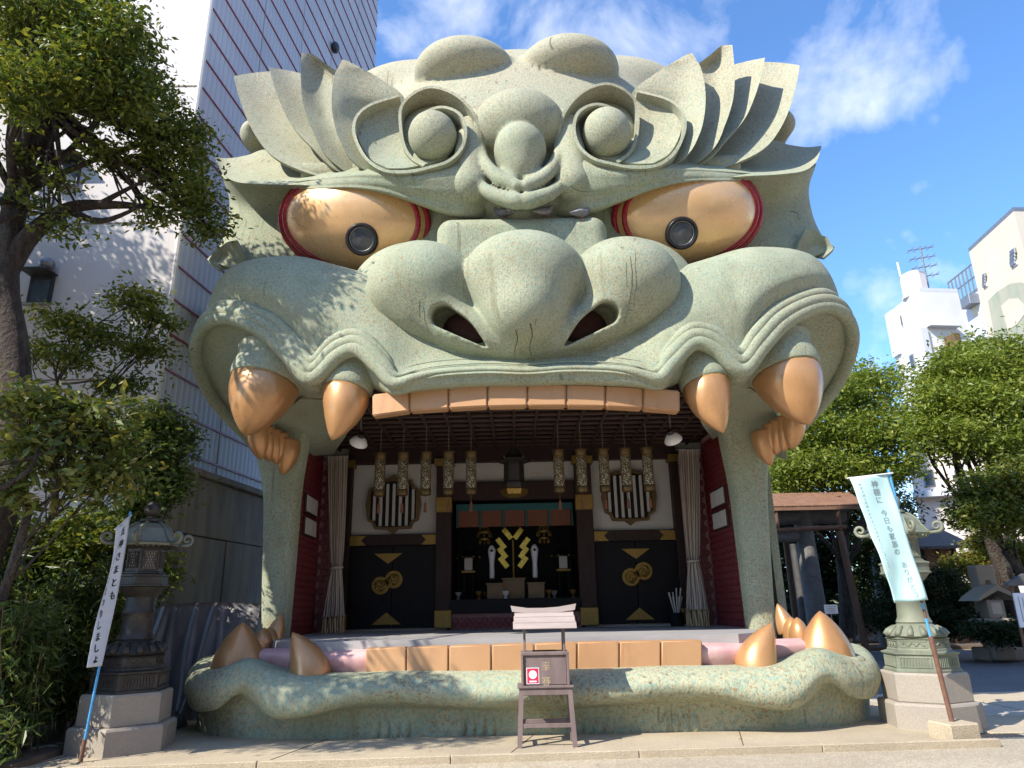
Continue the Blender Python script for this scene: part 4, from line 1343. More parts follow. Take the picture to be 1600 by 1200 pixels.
# curtains tied back in front of the return walls
def curtain(px_top, px_tie, px_bot, Y, label, wt, wb):
    zt, zb = CZ - .35, FZ + .005
    xt, xm, xb = at(px_top, 720, Y).x, at(px_tie, 880, Y).x, at(px_bot, 970, Y).x
    c0 = thing('stage_curtain', (xm, Y, FZ), label, 'curtain', 'tied stage curtains')
    ztie = bz(882, Y)
    def body(z0, z1, n, fa, fw, fx):
        rows = []
        m = 90
        for k in range(n + 1):
            s = k / n
            z = z0 + (z1 - z0) * s
            w, x, amp = fw(s), fx(s), fa(s)
            row = []
            for j in range(m + 1):
                t = j / m
                ph = t * 2 * math.pi * 9
                row.append((x + (t - .5) * w + .012 * math.sin(ph * .5 + s), Y + amp * math.sin(ph + .8 * math.sin(3 * s + t * 4)) + .03 * math.sin(t * 7), z))
            rows.append(row)
        return np.array(rows)
    g = body(ztie, zt, 16, lambda s: .028 + .03 * s, lambda s: wt * (.45 + .55 * s ** .6), lambda s: xm + (xt - xm) * s)
    MB().sheet(g, .008).build('drape', M['curtain'], c0, 180)
    g = body(ztie, zb + .30, 12, lambda s: .028 + .03 * s, lambda s: wt * .45 + (wb - wt * .45) * s ** .8, lambda s: xm + (xb - xm) * s * .8)
    MB().sheet(g, .008).build('skirt', M['curtain'], c0, 180)
    g = body(zb + .30, zb, 4, lambda s: .058, lambda s: wb * (1 + .04 * s), lambda s: xm + (xb - xm) * (.8 + .2 * s))
    MB().sheet(g, .008).build('hem', M['curtain_hem'], c0, 180)
    MB().tube([(xm + wt * .26 * math.cos(a), Y + .10 * math.sin(a), ztie + .01 * math.cos(a)) for a in [2 * math.pi * k / 20 for k in range(20)]], .028, 8, closed=True).build('tie_band', M['curtain'], c0, 180)
    MB().tube([(xt - wt * .55, Y, zt + .01), (xt + wt * .55, Y, zt + .01)], .02, 8).build('rail', M['steel'], c0, 60)
curtain(527, 526, 520, 14.2, 'beige curtain tied at the waist beside the left hand crimson wall', .42, .42)
curtain(1078, 1084, 1090, 14.2, 'beige curtain tied at the waist beside the right hand crimson wall', .42, .42)

# hanging lanterns
t_ = NT('lantern_mesh')
vor = t_.node('ShaderNodeTexVoronoi', Scale=42.0)
t_.l.new(t_.tc.outputs['Object'], vor.inputs['Vector'])
cc = t_.mix(t_.ramp(vor.outputs['Distance'], [(.28, 1.0), (.42, 0.0)]), (.10, .075, .03), (.62, .62, .54))
cc = t_.mix(t_.ramp(t_.noise(7, 3, .6), [(.50, 0.0), (.58, 1.0)]), cc, (.16, .10, .03))
t_.color(cc)
M['lantern_mesh'] = t_.set(Roughness=.5, Metallic=.3)
lz0, lz1 = at(803, 772, 13.0).z, at(803, 704, 13.0).z
lan = None
for i, x in enumerate(lanx):
    loc = Vector((x, 13.0, lz0))
    if lan is None:
        lan = thing('hanging_lantern', loc, 'slim cylindrical lattice lantern with brass ends hanging from the stage ceiling', 'hanging lantern', 'row of hanging lanterns over the stage')
        H = lz1 - lz0
        MB().lathe(loc, [(.092, .10), (.098, .12), (.098, H - .12), (.092, H - .10)], 20).build('body', M['lantern_mesh'], lan, 50)
        MB().lathe(loc, [(.05, 0), (.092, .01), (.104, .03), (.104, .115), (.096, .125)], 20).build('bottom_cap', M['gilt_dark'], lan, 40)
        MB().lathe(loc + Vector((0, 0, H - .125)), [(.096, 0), (.104, .01), (.104, .10), (.118, .105), (.118, .118), (.06, .125)], 20).build('top_cap', M['gilt_dark'], lan, 40)
        MB().tube([loc + Vector((0, 0, H - .01)), loc + Vector((0, 0, CZ - .02 - lz0))], .008, 6).build('cord', M['cord'], lan)
        tz = MB().tube([loc + Vector((0, 0, .01)), loc + Vector((0, 0, -.12))], .005, 6)
        tz.tube([loc + Vector((0, 0, -.12)), loc + Vector((0, 0, -.15)), loc + Vector((0, 0, -.30))], [.012, .024, .030], 8)
        tz.build('tassel', M['rust_cloth'], lan)
    else:
        c_ = copy_tree(lan)
        c_.location = loc
    nth = ['next to', 'second from', 'third from', 'fourth from', 'fifth from'][4 - i if i < 5 else i - 5]
    (lan if i == 0 else c_)['label'] = 'slim lattice lantern with brass ends, %s the bronze lantern on the %s side' % (nth, 'bamboo' if i < 5 else 'gate')
b0 = Vector((at(803, 740, 13.4).x, 13.4, at(803, 776, 13.4).z))
bl = thing('bronze_hanging_lantern', b0, 'dark green bronze roofed lantern hanging in the middle of the stage', 'hanging lantern')
MB().lathe(b0, [(.16, 0), (.24, .03), (.27, .12), (.25, .15)], 6).build('foot', M['gold'], bl)
MB().lathe(b0 + Vector((0, 0, .15)), [(.25, 0), (.25, .10), (.20, .13), (.19, .46), (.17, .52)], 6).build('body', M['bronze'], bl)
MB().lathe(b0 + Vector((0, 0, .66)), [(.33, 0), (.32, .04), (.20, .09), (.12, .18), (.06, .26), (.03, .30)], 6).build('roof', M['bronze'], bl)
for k in range(6):
    a = k * math.pi / 3
    p = b0 + Vector((.31 * math.cos(a), .31 * math.sin(a), .68))
    MB().tube([p, p + Vector((.05 * math.cos(a), .05 * math.sin(a), .02)), p + Vector((.06 * math.cos(a), .06 * math.sin(a), .07))], [.02, .018, .012], 6).build('eave_curl', M['bronze'], bl, 180)
MB().tube([b0 + Vector((0, 0, .94)), Vector((b0.x, b0.y, CZ))], .014, 6).build('chain', M['bronze'], bl)

# spot lamps under the ceiling corners and one in the middle
for px, py, Y, s, lb in ((561, 690, 12.3, 1, 'white bowl floodlight under the ceiling near the fang on the bamboo side'), (1051, 685, 12.3, -1, 'white bowl floodlight under the ceiling near the fang on the gate side')):
    p = at(px, py, Y)
    fl_ = thing('floodlight', p, lb, 'floodlight', 'stage floodlights')
    A_ = Matrix.Rotation(math.radians(28 * s), 3, 'Y') @ Matrix.Rotation(math.radians(35), 3, 'X')
    MB().lathe(p, [(.16, -.05), (.165, -.03), (.12, .05), (.06, .10)], 20, ax=A_).build('shade', M['white_lamp'], fl_, 50)
    MB().lathe(p, [(.06, .09), (.06, .17), (.03, .18)], 12, ax=A_).build('lamp_holder', M['pupil'], fl_, 40)
    MB().tube([p + A_ @ Vector((0, 0, .16)), p + Vector((0, .1, .24)), Vector((p.x, p.y + .1, CZ + .01))], .014, 6).build('bracket', M['steel'], fl_)
p = at(812, 650, 11.2)
fl_ = MB().bbox((p.x, 11.2, CZ - .10), (.30, .12, .10), .02)
fl_.tube([(p.x, 11.2, CZ - .06), (p.x, 11.2, CZ + .02)], .02, 8)
tag(fl_.build('strip_lamp', M['white_lamp'], None), 'short white strip lamp under the ceiling behind the middle front teeth', 'lamp')
# framed boards on the side walls
for sgn, (q0, q1) in ((1, (lw0, lw1)), (-1, (rw0, rw1))):
    a, b = Vector((q0[0], q0[1], 0)), Vector((q1[0], q1[1], 0))
    t = (b - a).normalized()
    nrm = Vector((t.y, -t.x, 0))
    if nrm.x * sgn < 0:
        nrm = -nrm
    A_ = Matrix((t, nrm, Vector((0, 0, 1)))).transposed()
    for k, z in enumerate((bz(785, 13.6), bz(819, 13.6))):
        c_ = a + (b - a) * .50 + nrm * .035 + Vector((0, 0, z))
        o = MB().bbox(c_, (.95, .05, .36), .012, ax=A_)
        brd = o.build('notice_board', M['wood_dark'], None)
        tag(brd, ('upper' if k == 0 else 'lower') + ' dark framed board with white slips on the crimson wall at the ' + ('bamboo' if sgn == 1 else 'gate') + ' side', 'notice board')
        for j in range(6):
            MB().bbox(c_ + A_ @ Vector((-.36 + j * .145, .03, 0)), (.125, .012, .29), .003, ax=A_).build('name_slip', M['plaster'], brd)
# white paper umbrellas' stand by the right hand door
b0 = Vector((at(1058, 968, 14.5).x, 14.5, FZ))
um = thing('wand_stand', b0, 'dark pot holding a cluster of thin white paper wands by the door', 'stand')
MB().lathe(b0, [(.12, 0), (.14, .05), (.13, .22), (.15, .25)], 14).build('pot', M['lacquer'], um, 40)
for k in range(9):
    a = k * 2.4
    e = b0 + Vector((.13 * math.cos(a), .10 * math.sin(a), .55 + .08 * (k % 3)))
    MB().tube([b0 + Vector((.03 * math.cos(a), .03 * math.sin(a), .18)), e], [.006, .014], 5).build('wand', M['plaster'], um)

# ------------------------------------------------------------------ ground
def ray(px, py):
    return _f + _r * ((px - CX) / FPX) + _u * ((CY - py) / FPX)
def on_z(px, py, z=0.0):
    d = ray(px, py)
    t = (z - CAM.z) / d.z
    return CAM + d * t
AP = .05                                          # apron level; plaza at 0
structure(MB().box((0, 140, -.25), (700, 620, .5)).build('ground', M['gravel'], None))
k0, k1 = on_z(150, 1201, AP), on_z(1460, 1161, AP)
kd = (k1 - k0).normalized()
kl, kr = k0 - kd * 9.0, k0 + kd * 10.4
kn = Vector((-kd.y, kd.x, 0))
apron = MB().hexa([(kl.x, kl.y, -.1), (kr.x, kr.y, -.1), (kr.x + .4, 19, -.1), (kl.x, 19, -.1), (kl.x, kl.y, AP), (kr.x, kr.y, AP), (kr.x + .4, 19, AP), (kl.x, 19, AP)])
apron = structure(apron.build('apron', M['apron'], None))
L_ = (kr - kl).length
nk = 9
for i in range(nk):                               # kerb stones along the front of the apron
    a, b = kl + kd * (L_ * i / nk + .003), kl + kd * (L_ * (i + 1) / nk - .006)
    c_ = (a + b) / 2 - kn * .04
    A_ = Matrix((kd, kn, Vector((0, 0, 1)))).transposed()
    MB().bbox((c_.x, c_.y, AP / 2 - .02), ((b - a).length, .08, AP + .10 + .012), .008, ax=A_).build('kerb_stone', M['apron'], apron)
for i in range(1, 7):                             # saw-cut joints across the apron, filled with dark sand
    p = kl + kd * (L_ * i / 7 - .3)
    MB().box((p.x + .25, p.y + .95, AP + .001), (.012, 2.0, .006), rz=math.radians(-14)).build('joint', M['soil'], apron)
# road on the right behind the lanterns, beds at the back
structure(MB().box((14.6, 19.5, .008), (17.5, 11.0, .016)).build('road', M['asphalt'], None))
pth = structure(MB().box((9.3, 12.0, .004), (6.6, 4.0, .008)).build('path', M['kerb'], None))
for j in range(3):
    for i in range(4):
        w = 1.62
        MB().bbox((6.85 + i * 1.64, 10.7 + j * 1.34 + .02 * (i % 2), .016), (1.60, 1.30, .03), .012).build('slab', M['kerb'] if (i + j) % 3 else M['apron'], pth)
bed = structure(MB().box((20, 36, .06), (34, 21, .12)).build('garden_bed', M['soil'], None))
structure(MB().box((-9.4, 11.4, .04), (7.6, 5.4, .16)).build('shrub_bed', M['soil'], None))

# ------------------------------------------------------------------ the building on the left
cA = Vector((-6.75, 13.0, 0))
fdir = Vector((.095, 1, 0)).normalized()
fn = Vector((fdir.y, -fdir.x, 0))
cB = cA + fdir * 12.0
HB = 46.0
lb = thing('office_building', (-14, 16, 0), 'tall building with a white front and a lavender ribbed side with red lines', 'building')
front = MB().hexa([(-42, 13.0, 0), cA, (cA.x - .3, 13.4, 0), (-42, 13.4, 0), (-42, 13.0, HB), cA + Vector((0, 0, HB)), (cA.x - .3, 13.4, HB), (-42, 13.4, HB)]).fix().build('front_wall', M['wall_white'], lb)
q = cA + fdir * .01 + Vector((0, .0, 0))
side = MB().hexa([q + Vector((.004, .02, 0)), cB, cB - fn * .4, q - fn * .3 + fdir * .5, q + Vector((.004, .02, HB)), cB + Vector((0, 0, HB)), cB - fn * .4 + Vector((0, 0, HB)), q - fn * .3 + fdir * .5 + Vector((0, 0, HB))]).fix().build('side_wall', M['clad'], lb)
MB().box((-24.0, 19.0, HB - .2), (35.0, 11.5, .3)).build('roof', M['clad'], lb)
A_ = Matrix((fdir, fn, Vector((0, 0, 1)))).transposed()
for k in range(56):
    z = 4.75 + k * .73
    c_ = (cA + cB) / 2 + fn * .015 + Vector((0, 0, z))
    MB().box(c_, (11.95, .03, .036), ax=A_).build('red_rail', M['red_rail'], side)
for k in range(1, 5):
    c_ = cA + fdir * (k * 2.4) + fn * .008 + Vector((0, 0, HB / 2 + 2.2))
    MB().box(c_, (.02, .016, HB - 4.6), ax=A_).build('panel_joint', M['clad'], side)
MB().tube([cA + Vector((-.02, -.02, 0)), cA + Vector((-.02, -.02, HB))], .055, 8).build('corner_trim', M['wall_white'], lb)
for k in range(1, 12):
    MB().box((-24.4, 12.995, 2.6 + k * 3.4), (35.2, .014, .03)).build('wall_joint', M['old_concrete'], front)
for px, py in ((63, 453), (107, 270), (25, 130), (20, 690)):
    p = at(px, py, 12.95)
    w = MB().bbox((p.x, 12.97, p.z), (.46, .10, .62), .01).build('window', M['frame_dark'], lb)
    MB().bbox((p.x + .03, 12.915, p.z - .03), (.32, .02, .48), .004).build('pane', M['glass'], w)
    MB().bbox((p.x, 12.80, p.z + .33), (.56, .40, .04), .01).build('awning', M['frame_dark'], w)
    MB().bbox((p.x, 12.89, p.z - .33), (.52, .12, .04), .01).build('sill', M['steel'], w)
p = at(72, 412, 12.85)
MB().ball((p.x, 12.86, p.z), (.16, .14, .13), 14, 9).build('vent_hood', M['steel'], lb, 180)
p = at(490, 75, 20.0)
pp = cA + fdir * 7.2
MB().ball((pp.x + .12, pp.y, at(490, 75, pp.y).z), (.14, .2, .2), 12, 8).build('vent_hood', M['frame_dark'], side, 180)
# old concrete wall at its foot
ow = thing('concrete_wall', cA + fn * .3, 'brown stained concrete wall at the foot of the lavender building', 'wall')
for k in range(5):
    for j, (z0, z1) in enumerate(((0, 1.55), (1.57, 3.1), (3.12, 4.25))):
        c_ = cA + fdir * (-.05 + 1.25 + k * 2.42) + fn * (.20 + .01 * ((k + j) % 3)) + Vector((0, 0, (z0 + z1) / 2))
        MB().bbox(c_, (2.40, .36, z1 - z0), .015, ax=A_).build('panel', M['old_concrete'], ow)
MB().bbox(cA + fdir * 6.0 + fn * .22 + Vector((0, 0, 4.33)), (12.2, .5, .14), .02, ax=A_).build('coping', M['old_concrete'], ow)
# tarpaulin hung over the gap beside the jaw
rows = []
for k in range(13):
    s = k / 12
    row = []
    for j in range(71):
        t = j / 70
        x = -6.35 + 1.95 * t
        fold = sum(a_ * math.exp(-((t - c0_ - k_ * s) / w_) ** 2) for a_, c0_, k_, w_ in ((.10, .18, -.10, .03), (.09, .24, .06, .025), (.07, .45, .0, .02), (.08, .62, -.12, .03), (.06, .66, .10, .02), (.09, .86, -.05, .03))) * (.25 + s) + .06 * math.sin(t * 9 + 1 + s) * s + .012 * math.sin(t * 41 + 6 * s)
        row.append((x + .05 * math.sin(s * 5 + t * 9) * s, 12.75 - .40 * s - fold, 1.75 * (1 - s) + .04 + .05 * math.sin(t * 3) * (1 - s)))
    rows.append(row)
tag(MB().sheet(cr_grid(np.array(rows), 2, 2), .008).build('tarpaulin', M['tarp'], None, 180), 'dark grey tarpaulin hanging in folds beside the green jaw', 'tarpaulin')
MBx = MB()
rb = random.Random(3)
gx = np.linspace(-5.75, -5.0, 22)
gy = np.linspace(10.9, 11.8, 22)
g = np.array([[(x + .03 * rb.uniform(-1, 1), y, AP + .34 * max(0, math.sin(math.pi * i / 21) * math.sin(math.pi * j / 21)) ** .6 + .05 * rb.uniform(0, 1)) for j, y in enumerate(gy)] for i, x in enumerate(gx)])
tag(MBx.sheet(g, .01).build('plastic_bundle', M['tarp'], None, 30), 'crumpled dark plastic sheet heaped on the ground by the jaw', 'plastic sheet')

# ------------------------------------------------------------------ lanterns on stone pedestals
def stone_lantern(x, y, rz, met, roofm, label, sc=1.0):
    o = thing('bronze_lantern', (x, y, AP), label, 'lantern')
    z0 = AP
    def hexl(name, prof, mat, parent=o, n=6, sm=None, r=0.0):
        return MB().lathe((x, y, z0), [(a * sc, b * sc) for a, b in prof], n, rz=rz + r).build(name, M[mat], parent, sm)
    hexl('pedestal', [(.69, -.1), (.69, .30), (.67, .33), (.62, .335)], 'granite')
    hexl('pedestal_block', [(.585, .337), (.595, .35), (.59, .70), (.57, .73), (.5, .735)], 'granite')
    b1 = hexl('base_tier', [(.53, .737), (.53, .76), (.50, .78), (.50, .96), (.53, .98), (.53, 1.0), (.45, 1.02)], met)
    b2 = hexl('base_tier', [(.44, 1.0), (.44, 1.04), (.42, 1.06), (.42, 1.17), (.44, 1.19), (.40, 1.21)], met)
    for k in range(6):                            # carved panels
        a = rz + math.pi / 6 + k * math.pi / 3
        d_ = Vector((math.cos(a), math.sin(a), 0))
        Ax = Matrix((Vector((-d_.y, d_.x, 0)), d_, Vector((0, 0, 1)))).transposed()
        ri = .50 * math.cos(math.pi / 6) * sc
        pn = MB()
        for s_ in (-.5, .5):
            pn.bbox(Vector((x, y, z0 + (.87 + s_ * .13) * sc)) + d_ * ri, (.42 * sc, .02, .018), .004, ax=Ax)
            pn.bbox(Vector((x, y, z0 + .87 * sc)) + d_ * ri + Vector((-d_.y, d_.x, 0)) * s_ * .40 * sc, (.018, .02, .13 * sc), .004, ax=Ax)
        for j in range(9):
            pn.tube([Vector((x, y, z0 + (.81 + .0 * j) * sc)) + d_ * (ri + .002) + Vector((-d_.y, d_.x, 0)) * (-.16 + j * .04) * sc, Vector((x, y, z0 + .93 * sc)) + d_ * (ri + .002) + Vector((-d_.y, d_.x, 0)) * (-.15 + j * .037) * sc], .012 * sc, 5)
        pn.build('carved_panel', M[met], b1)
        ri2 = .42 * math.cos(math.pi / 6) * sc
        pn = MB()
        for s_ in (-.5, .5):
            pn.bbox(Vector((x, y, z0 + (1.115 + s_ * .085) * sc)) + d_ * ri2, (.36 * sc, .016, .014), .003, ax=Ax)
        pts = [Vector((x, y, z0 + (1.115 + .022 * math.sin(q * 1.3)) * sc)) + d_ * (ri2 + .002) + Vector((-d_.y, d_.x, 0)) * (-.15 + .3 * q / 14) * sc for q in range(15)]
        pn.tube(pts, .011 * sc, 5)
        pn.build('carved_panel', M[met], b2)
    lot = hexl('lotus', [(.40, 1.21), (.42, 1.23), (.36, 1.30), (.27, 1.37), (.24, 1.40)], met, n=24, sm=60)
    for k in range(14):
        a = 2 * math.pi * k / 14
        d_ = Vector((math.cos(a), math.sin(a), 0))
        MB().tube([Vector((x, y, z0)) + d_ * (r_ * sc) + Vector((0, 0, h_ * sc)) for r_, h_ in ((.41, 1.235), (.37, 1.295), (.285, 1.365))], [.05 * sc, .045 * sc, .02 * sc], 7).build('petal', M[met], lot, 180)
    hexl('column', [(.23, 1.39), (.25, 1.42), (.235, 1.45), (.215, 1.50), (.20, 1.72), (.215, 1.75), (.225, 1.77), (.215, 1.79), (.20, 1.82), (.195, 1.98), (.23, 2.02)], met, n=24, sm=40)
    hexl('upper_lotus', [(.20, 2.0), (.26, 2.04), (.31, 2.10), (.33, 2.12)], met, n=18, sm=30)
    ub = hexl('platform', [(.32, 2.12), (.36, 2.13), (.36, 2.15), (.34, 2.16), (.34, 2.26), (.36, 2.27), (.36, 2.29), (.30, 2.31)], met)
    cage = hexl('fire_box', [(.285, 2.30), (.285, 2.33), (.255, 2.34), (.255, 2.66), (.285, 2.68), (.30, 2.70)], met)
    for k in range(6):                            # lattice openings
        a = rz + math.pi / 6 + k * math.pi / 3
        d_ = Vector((math.cos(a), math.sin(a), 0))
        e_ = Vector((-d_.y, d_.x, 0))
        Ax = Matrix((e_, d_, Vector((0, 0, 1)))).transposed()
        ri = .255 * math.cos(math.pi / 6) * sc
        c_ = Vector((x, y, z0 + 2.50 * sc)) + d_ * ri
        pane = MB().bbox(c_, (.19 * sc, .010, .25 * sc), .003, ax=Ax).build('lattice_pane', M['plaster'] if met == 'verdigris' else M['granite'], cage)
        lt = MB()
        for j in range(-5, 6):
            for s_ in (-1, 1):
                p0 = Vector((j * .036 - .05 * s_, 0, -.12))
                p1 = Vector((j * .036 + .05 * s_, 0, .12))
                if abs(p0.x) > .10 or abs(p1.x) > .10:
                    p0.x, p1.x = max(-.095, min(.095, p0.x)), max(-.095, min(.095, p1.x))
                lt.tube([c_ + d_ * .008 + e_ * p.x * sc + Vector((0, 0, p.z * sc)) for p in (p0, p1)], .0065 * sc, 4)
        lt.build('lattice', M[met], cage)
    rf = hexl('roof', [(.26, 2.68), (.44, 2.70), (.455, 2.73), (.40, 2.76), (.345, 2.84), (.29, 2.95), (.20, 3.02), (.12, 3.05)], roofm)
    for k in range(6):
        a = rz + k * math.pi / 3
        d_ = Vector((math.cos(a), math.sin(a), 0))
        base_ = Vector((x, y, z0))
        MB().tube([base_ + d_ * r_ * sc + Vector((0, 0, h_ * sc)) for r_, h_ in ((.12, 3.06), (.20, 3.03), (.29, 2.96), (.345, 2.85), (.40, 2.77), (.46, 2.74))], .017 * sc, 6).build('roof_rib', M[roofm], rf, 180)
        pts, rr = [], []
        for q_ in range(17):                      # curled fern shaped eave end
            t = q_ / 16
            an = -1.4 + t * 7.4
            ra = .085 * (1 - .72 * t)
            pts.append(base_ + d_ * (.545 + ra * math.cos(an)) * sc + Vector((0, 0, (2.815 + ra * math.sin(an)) * sc)))
            rr.append((.030 - .012 * t) * sc)
        pts = [base_ + d_ * .44 * sc + Vector((0, 0, 2.725 * sc))] + pts
        rr = [.026 * sc] + rr
        MB().tube(pts, rr, 7).build('eave_curl', M[roofm], rf, 180)
    for k in range(30):
        a = rz + 2 * math.pi * k / 30
        d_ = Vector((math.cos(a), math.sin(a), 0))
        MB().bbox(Vector((x, y, z0 + 2.685 * sc)) + d_ * .355 * sc, (.11 * sc, .022, .022), .004, rz=a).build('rafter', M[met], rf)
    hexl('finial', [(.10, 3.04), (.15, 3.06), (.15, 3.09), (.07, 3.12), (.06, 3.14), (.10, 3.18), (.115, 3.23), (.10, 3.29), (.05, 3.34), (.012, 3.38)], met, n=18, sm=60)
    return o
pl = on_z(196, 1196, AP)
stone_lantern(-5.05, 9.95, math.radians(-80), 'bronze', 'bronze_roof', 'dark bronze lantern on a granite pedestal beside the bamboo and grey tarpaulin', .93)
stone_lantern(5.62, 10.62, math.radians(-97), 'verdigris', 'verdigris', 'pale verdigris lantern with curled eaves on a granite pedestal behind the pale blue banner', .93)

# ------------------------------------------------------------------ lettering
_txt_cache = {}
def glyph(ch):
    if ch not in _txt_cache:
        cu = bpy.data.curves.new('glyph', 'FONT')
        cu.body = ch
        cu.size = 1.0
        cu.align_x = 'CENTER'
        cu.align_y = 'CENTER'
        cu.resolution_u = 2
        o = bpy.data.objects.new('glyph', cu)
        COL.objects.link(o)
        bpy.context.view_layer.update()
        me = bpy.data.meshes.new_from_object(o.evaluated_get(bpy.context.evaluated_depsgraph_get()))
        v = [tuple(p.co) for p in me.vertices]
        f = [tuple(p.vertices) for p in me.polygons]
        bpy.data.meshes.remove(me)
        bpy.data.objects.remove(o)
        bpy.data.curves.remove(cu)
        if v:
            xs, ys = [p[0] for p in v], [p[1] for p in v]
            cx_, cy_ = (min(xs) + max(xs)) / 2, (min(ys) + max(ys)) / 2
            v = [(p[0] - cx_, p[1] - cy_, 0) for p in v]
        _txt_cache[ch] = (v, f)
    return _txt_cache[ch]
def letters(s, size, pitch, place, u0, v0, bold, mat, parent):
    """one part for each character"""
    for i, ch in enumerate(s):
        text_column(ch, size, pitch, place, u0, v0 + i * pitch, bold).build('letter', M[mat], parent)
def text_column(s, size, pitch, place, u0, v0, bold=0.0):
    """place(u, v) -> world point just in front of the cloth; column centred on u0, starting at v0 and running down"""
    mb = MB()
    for i, ch in enumerate(s):
        if ch == ' ':
            continue
        v, f = glyph(ch)
        for dx in ((-bold, bold) if bold else (0.0,)):
            mb.add([place(u0 + (p[0] * size) + dx, v0 + i * pitch - p[1] * size) for p in v], f)
    return mb

# pale blue banner on the right
pb = on_z(1494, 1161, 0.0)
pt = at(1389, 737, pb.y - .12)
bn = thing('tall_banner', (pb.x, pb.y, 0), 'pale blue vertical banner with grey brush lettering on a leaning pole in a concrete block', 'banner')
blk = MB().bbox((pb.x, pb.y, .11), (.42, .38, .26), .02, rz=.2).build('base_block', M['apron'], bn)
def lerp(a, b, t):
    return Vector(a) + (Vector(b) - Vector(a)) * t
pb3 = Vector((pb.x, pb.y, .2))
MB().tube([lerp(pb3, pt, 0), lerp(pb3, pt, .33)], .030, 10).build('pole_socket', M['pole_brown'], bn, 60)
MB().tube([lerp(pb3, pt, .33), lerp(pb3, pt, 1.01)], .017, 8).build('pole', M['pole_blue'], bn, 60)
for t in (.40, .46, .52):
    MB().tube([lerp(pb3, pt, t), lerp(pb3, pt, t + .035)], .0185, 8).build('pole_band', M['pole_brown'], bn, 60)
Yb_ = pt.y - .03
TL, TR, BR, BL = at(1327, 747, Yb_), at(1388, 740, Yb_), at(1446, 937, Yb_ + .05), at(1406, 941, Yb_ + .02)
BLf = at(1398, 942, Yb_ + .02)
def cloth_b(u, v, off=0.0):
    a, b = lerp(TL, TR, u), lerp(BLf, BR, u)
    p = lerp(a, b, v)
    p.y += -.035 * math.sin(u * 5 + v * 3) * (.3 + v) - .05 * math.sin(math.pi * u) * v - .012 * math.sin(11 * v + 4 * u) - .010 * math.sin(23 * v - 9 * u) * (1 - u) - off
    return p
g = np.array([[list(cloth_b(u / 16, v / 40)) for u in range(17)] for v in range(41)])
MB().sheet(g, .003).fix().build('cloth', M['banner_blue'], bn, 180)
MB().tube([lerp(TL, TR, -.06), lerp(TL, TR, 1.12)], .010, 8).build('top_rod', M['pole_white'], bn, 60)
for t in (.30, .55, .80):
    p = lerp(TR, BR, t)
    q_ = lerp(pb3, pt, .46 + .52 * (1 - t))
    MB().tube([p, lerp(p, q_, 1.0)], .010, 6).build('loop', M['pole_white'], bn)
W_ = (TR - TL).length
H_ = ((TL + TR) / 2 - (BR + BLf) / 2).length
asp = W_ / H_
def pl_b(u, v):
    return cloth_b(u, v * asp, .006)
letters('神棚に', .19, .20, pl_b, .56, .22, .006, 'ink_grey', bn)
letters('今日も家族の', .18, .19, pl_b, .58, .95, .006, 'ink_grey', bn)
letters('ありがとう', .17, .175, pl_b, .68, 2.22, .006, 'ink_grey', bn)
text_column('神宮大麻と氏神さまのおふだをおまつりしましょう', .075, .092, pl_b, .17, .20).build('small_lettering', M['ink_grey'], bn, None, 'stuff')

# white banner on the left
pb = on_z(124, 1199, .0)
pt = at(203, 803, pb.y + .10)
bn = thing('tall_banner', (pb.x, pb.y, 0), 'narrow white vertical banner with black lettering on a bright blue pole', 'banner')
pb3 = Vector((pb.x, pb.y, 0.0))
MB().tube([lerp(pb3, pt, -.02), lerp(pb3, pt, .10)], .024, 10).build('pole_socket', M['pole_brown'], bn, 60)
MB().tube([lerp(pb3, pt, .09), lerp(pb3, pt, 1.01)], .016, 8).build('pole', M['pole_blue'], bn, 60)
Yw = pt.y
TLw, TRw, BRw, BLw = at(181, 826, Yw - .42), at(204, 806, Yw), at(160, 1040, pb.y + .05), at(136, 1043, pb.y - .32)
def cloth_w(u, v, off=0.0):
    p = lerp(lerp(TLw, TRw, u), lerp(BLw, BRw, u), v)
    p.y += .04 * math.sin(u * 6 + v * 4)
    p.x += .018 * math.sin(v * 7) * (1 - u) - .02 * math.sin(math.pi * u) * math.sin(v * 5)
    if off:
        e = (TRw - TLw).normalized()
        p = p + Vector((e.y, -e.x, 0)).normalized() * off
    return p
g = np.array([[list(cloth_w(u / 14, v / 40)) for u in range(15)] for v in range(41)])
MB().sheet(g, .003).fix().build('cloth', M['banner_white'], bn, 180)
MB().tube([lerp(TLw, TRw, -.06), lerp(TLw, TRw, 1.05)], .010, 8).build('top_rod', M['pole_white'], bn, 60)
for t in (.18, .36, .52, .68, .82, .95):
    p = lerp(TRw, BRw, t)
    q_ = lerp(pb3, pt, 1 - t * .60)
    MB().tube([lerp(pb3, pt, 1 - t * .60 - .008), lerp(pb3, pt, 1 - t * .60 + .008)], .019, 8).build('loop', M['pole_white'], bn)
Hw = (TLw - BLw).length
asw = (TRw - TLw).length / Hw
def pl_w(u, v):
    return cloth_w(u, v * asw, .008)
letters('氏神さまとも', .22, .30, pl_w, .74, .30, .012, 'ink', bn)
letters('お札をおまつりしましょう', .22, .26, pl_w, .34, .60, .014, 'ink', bn)

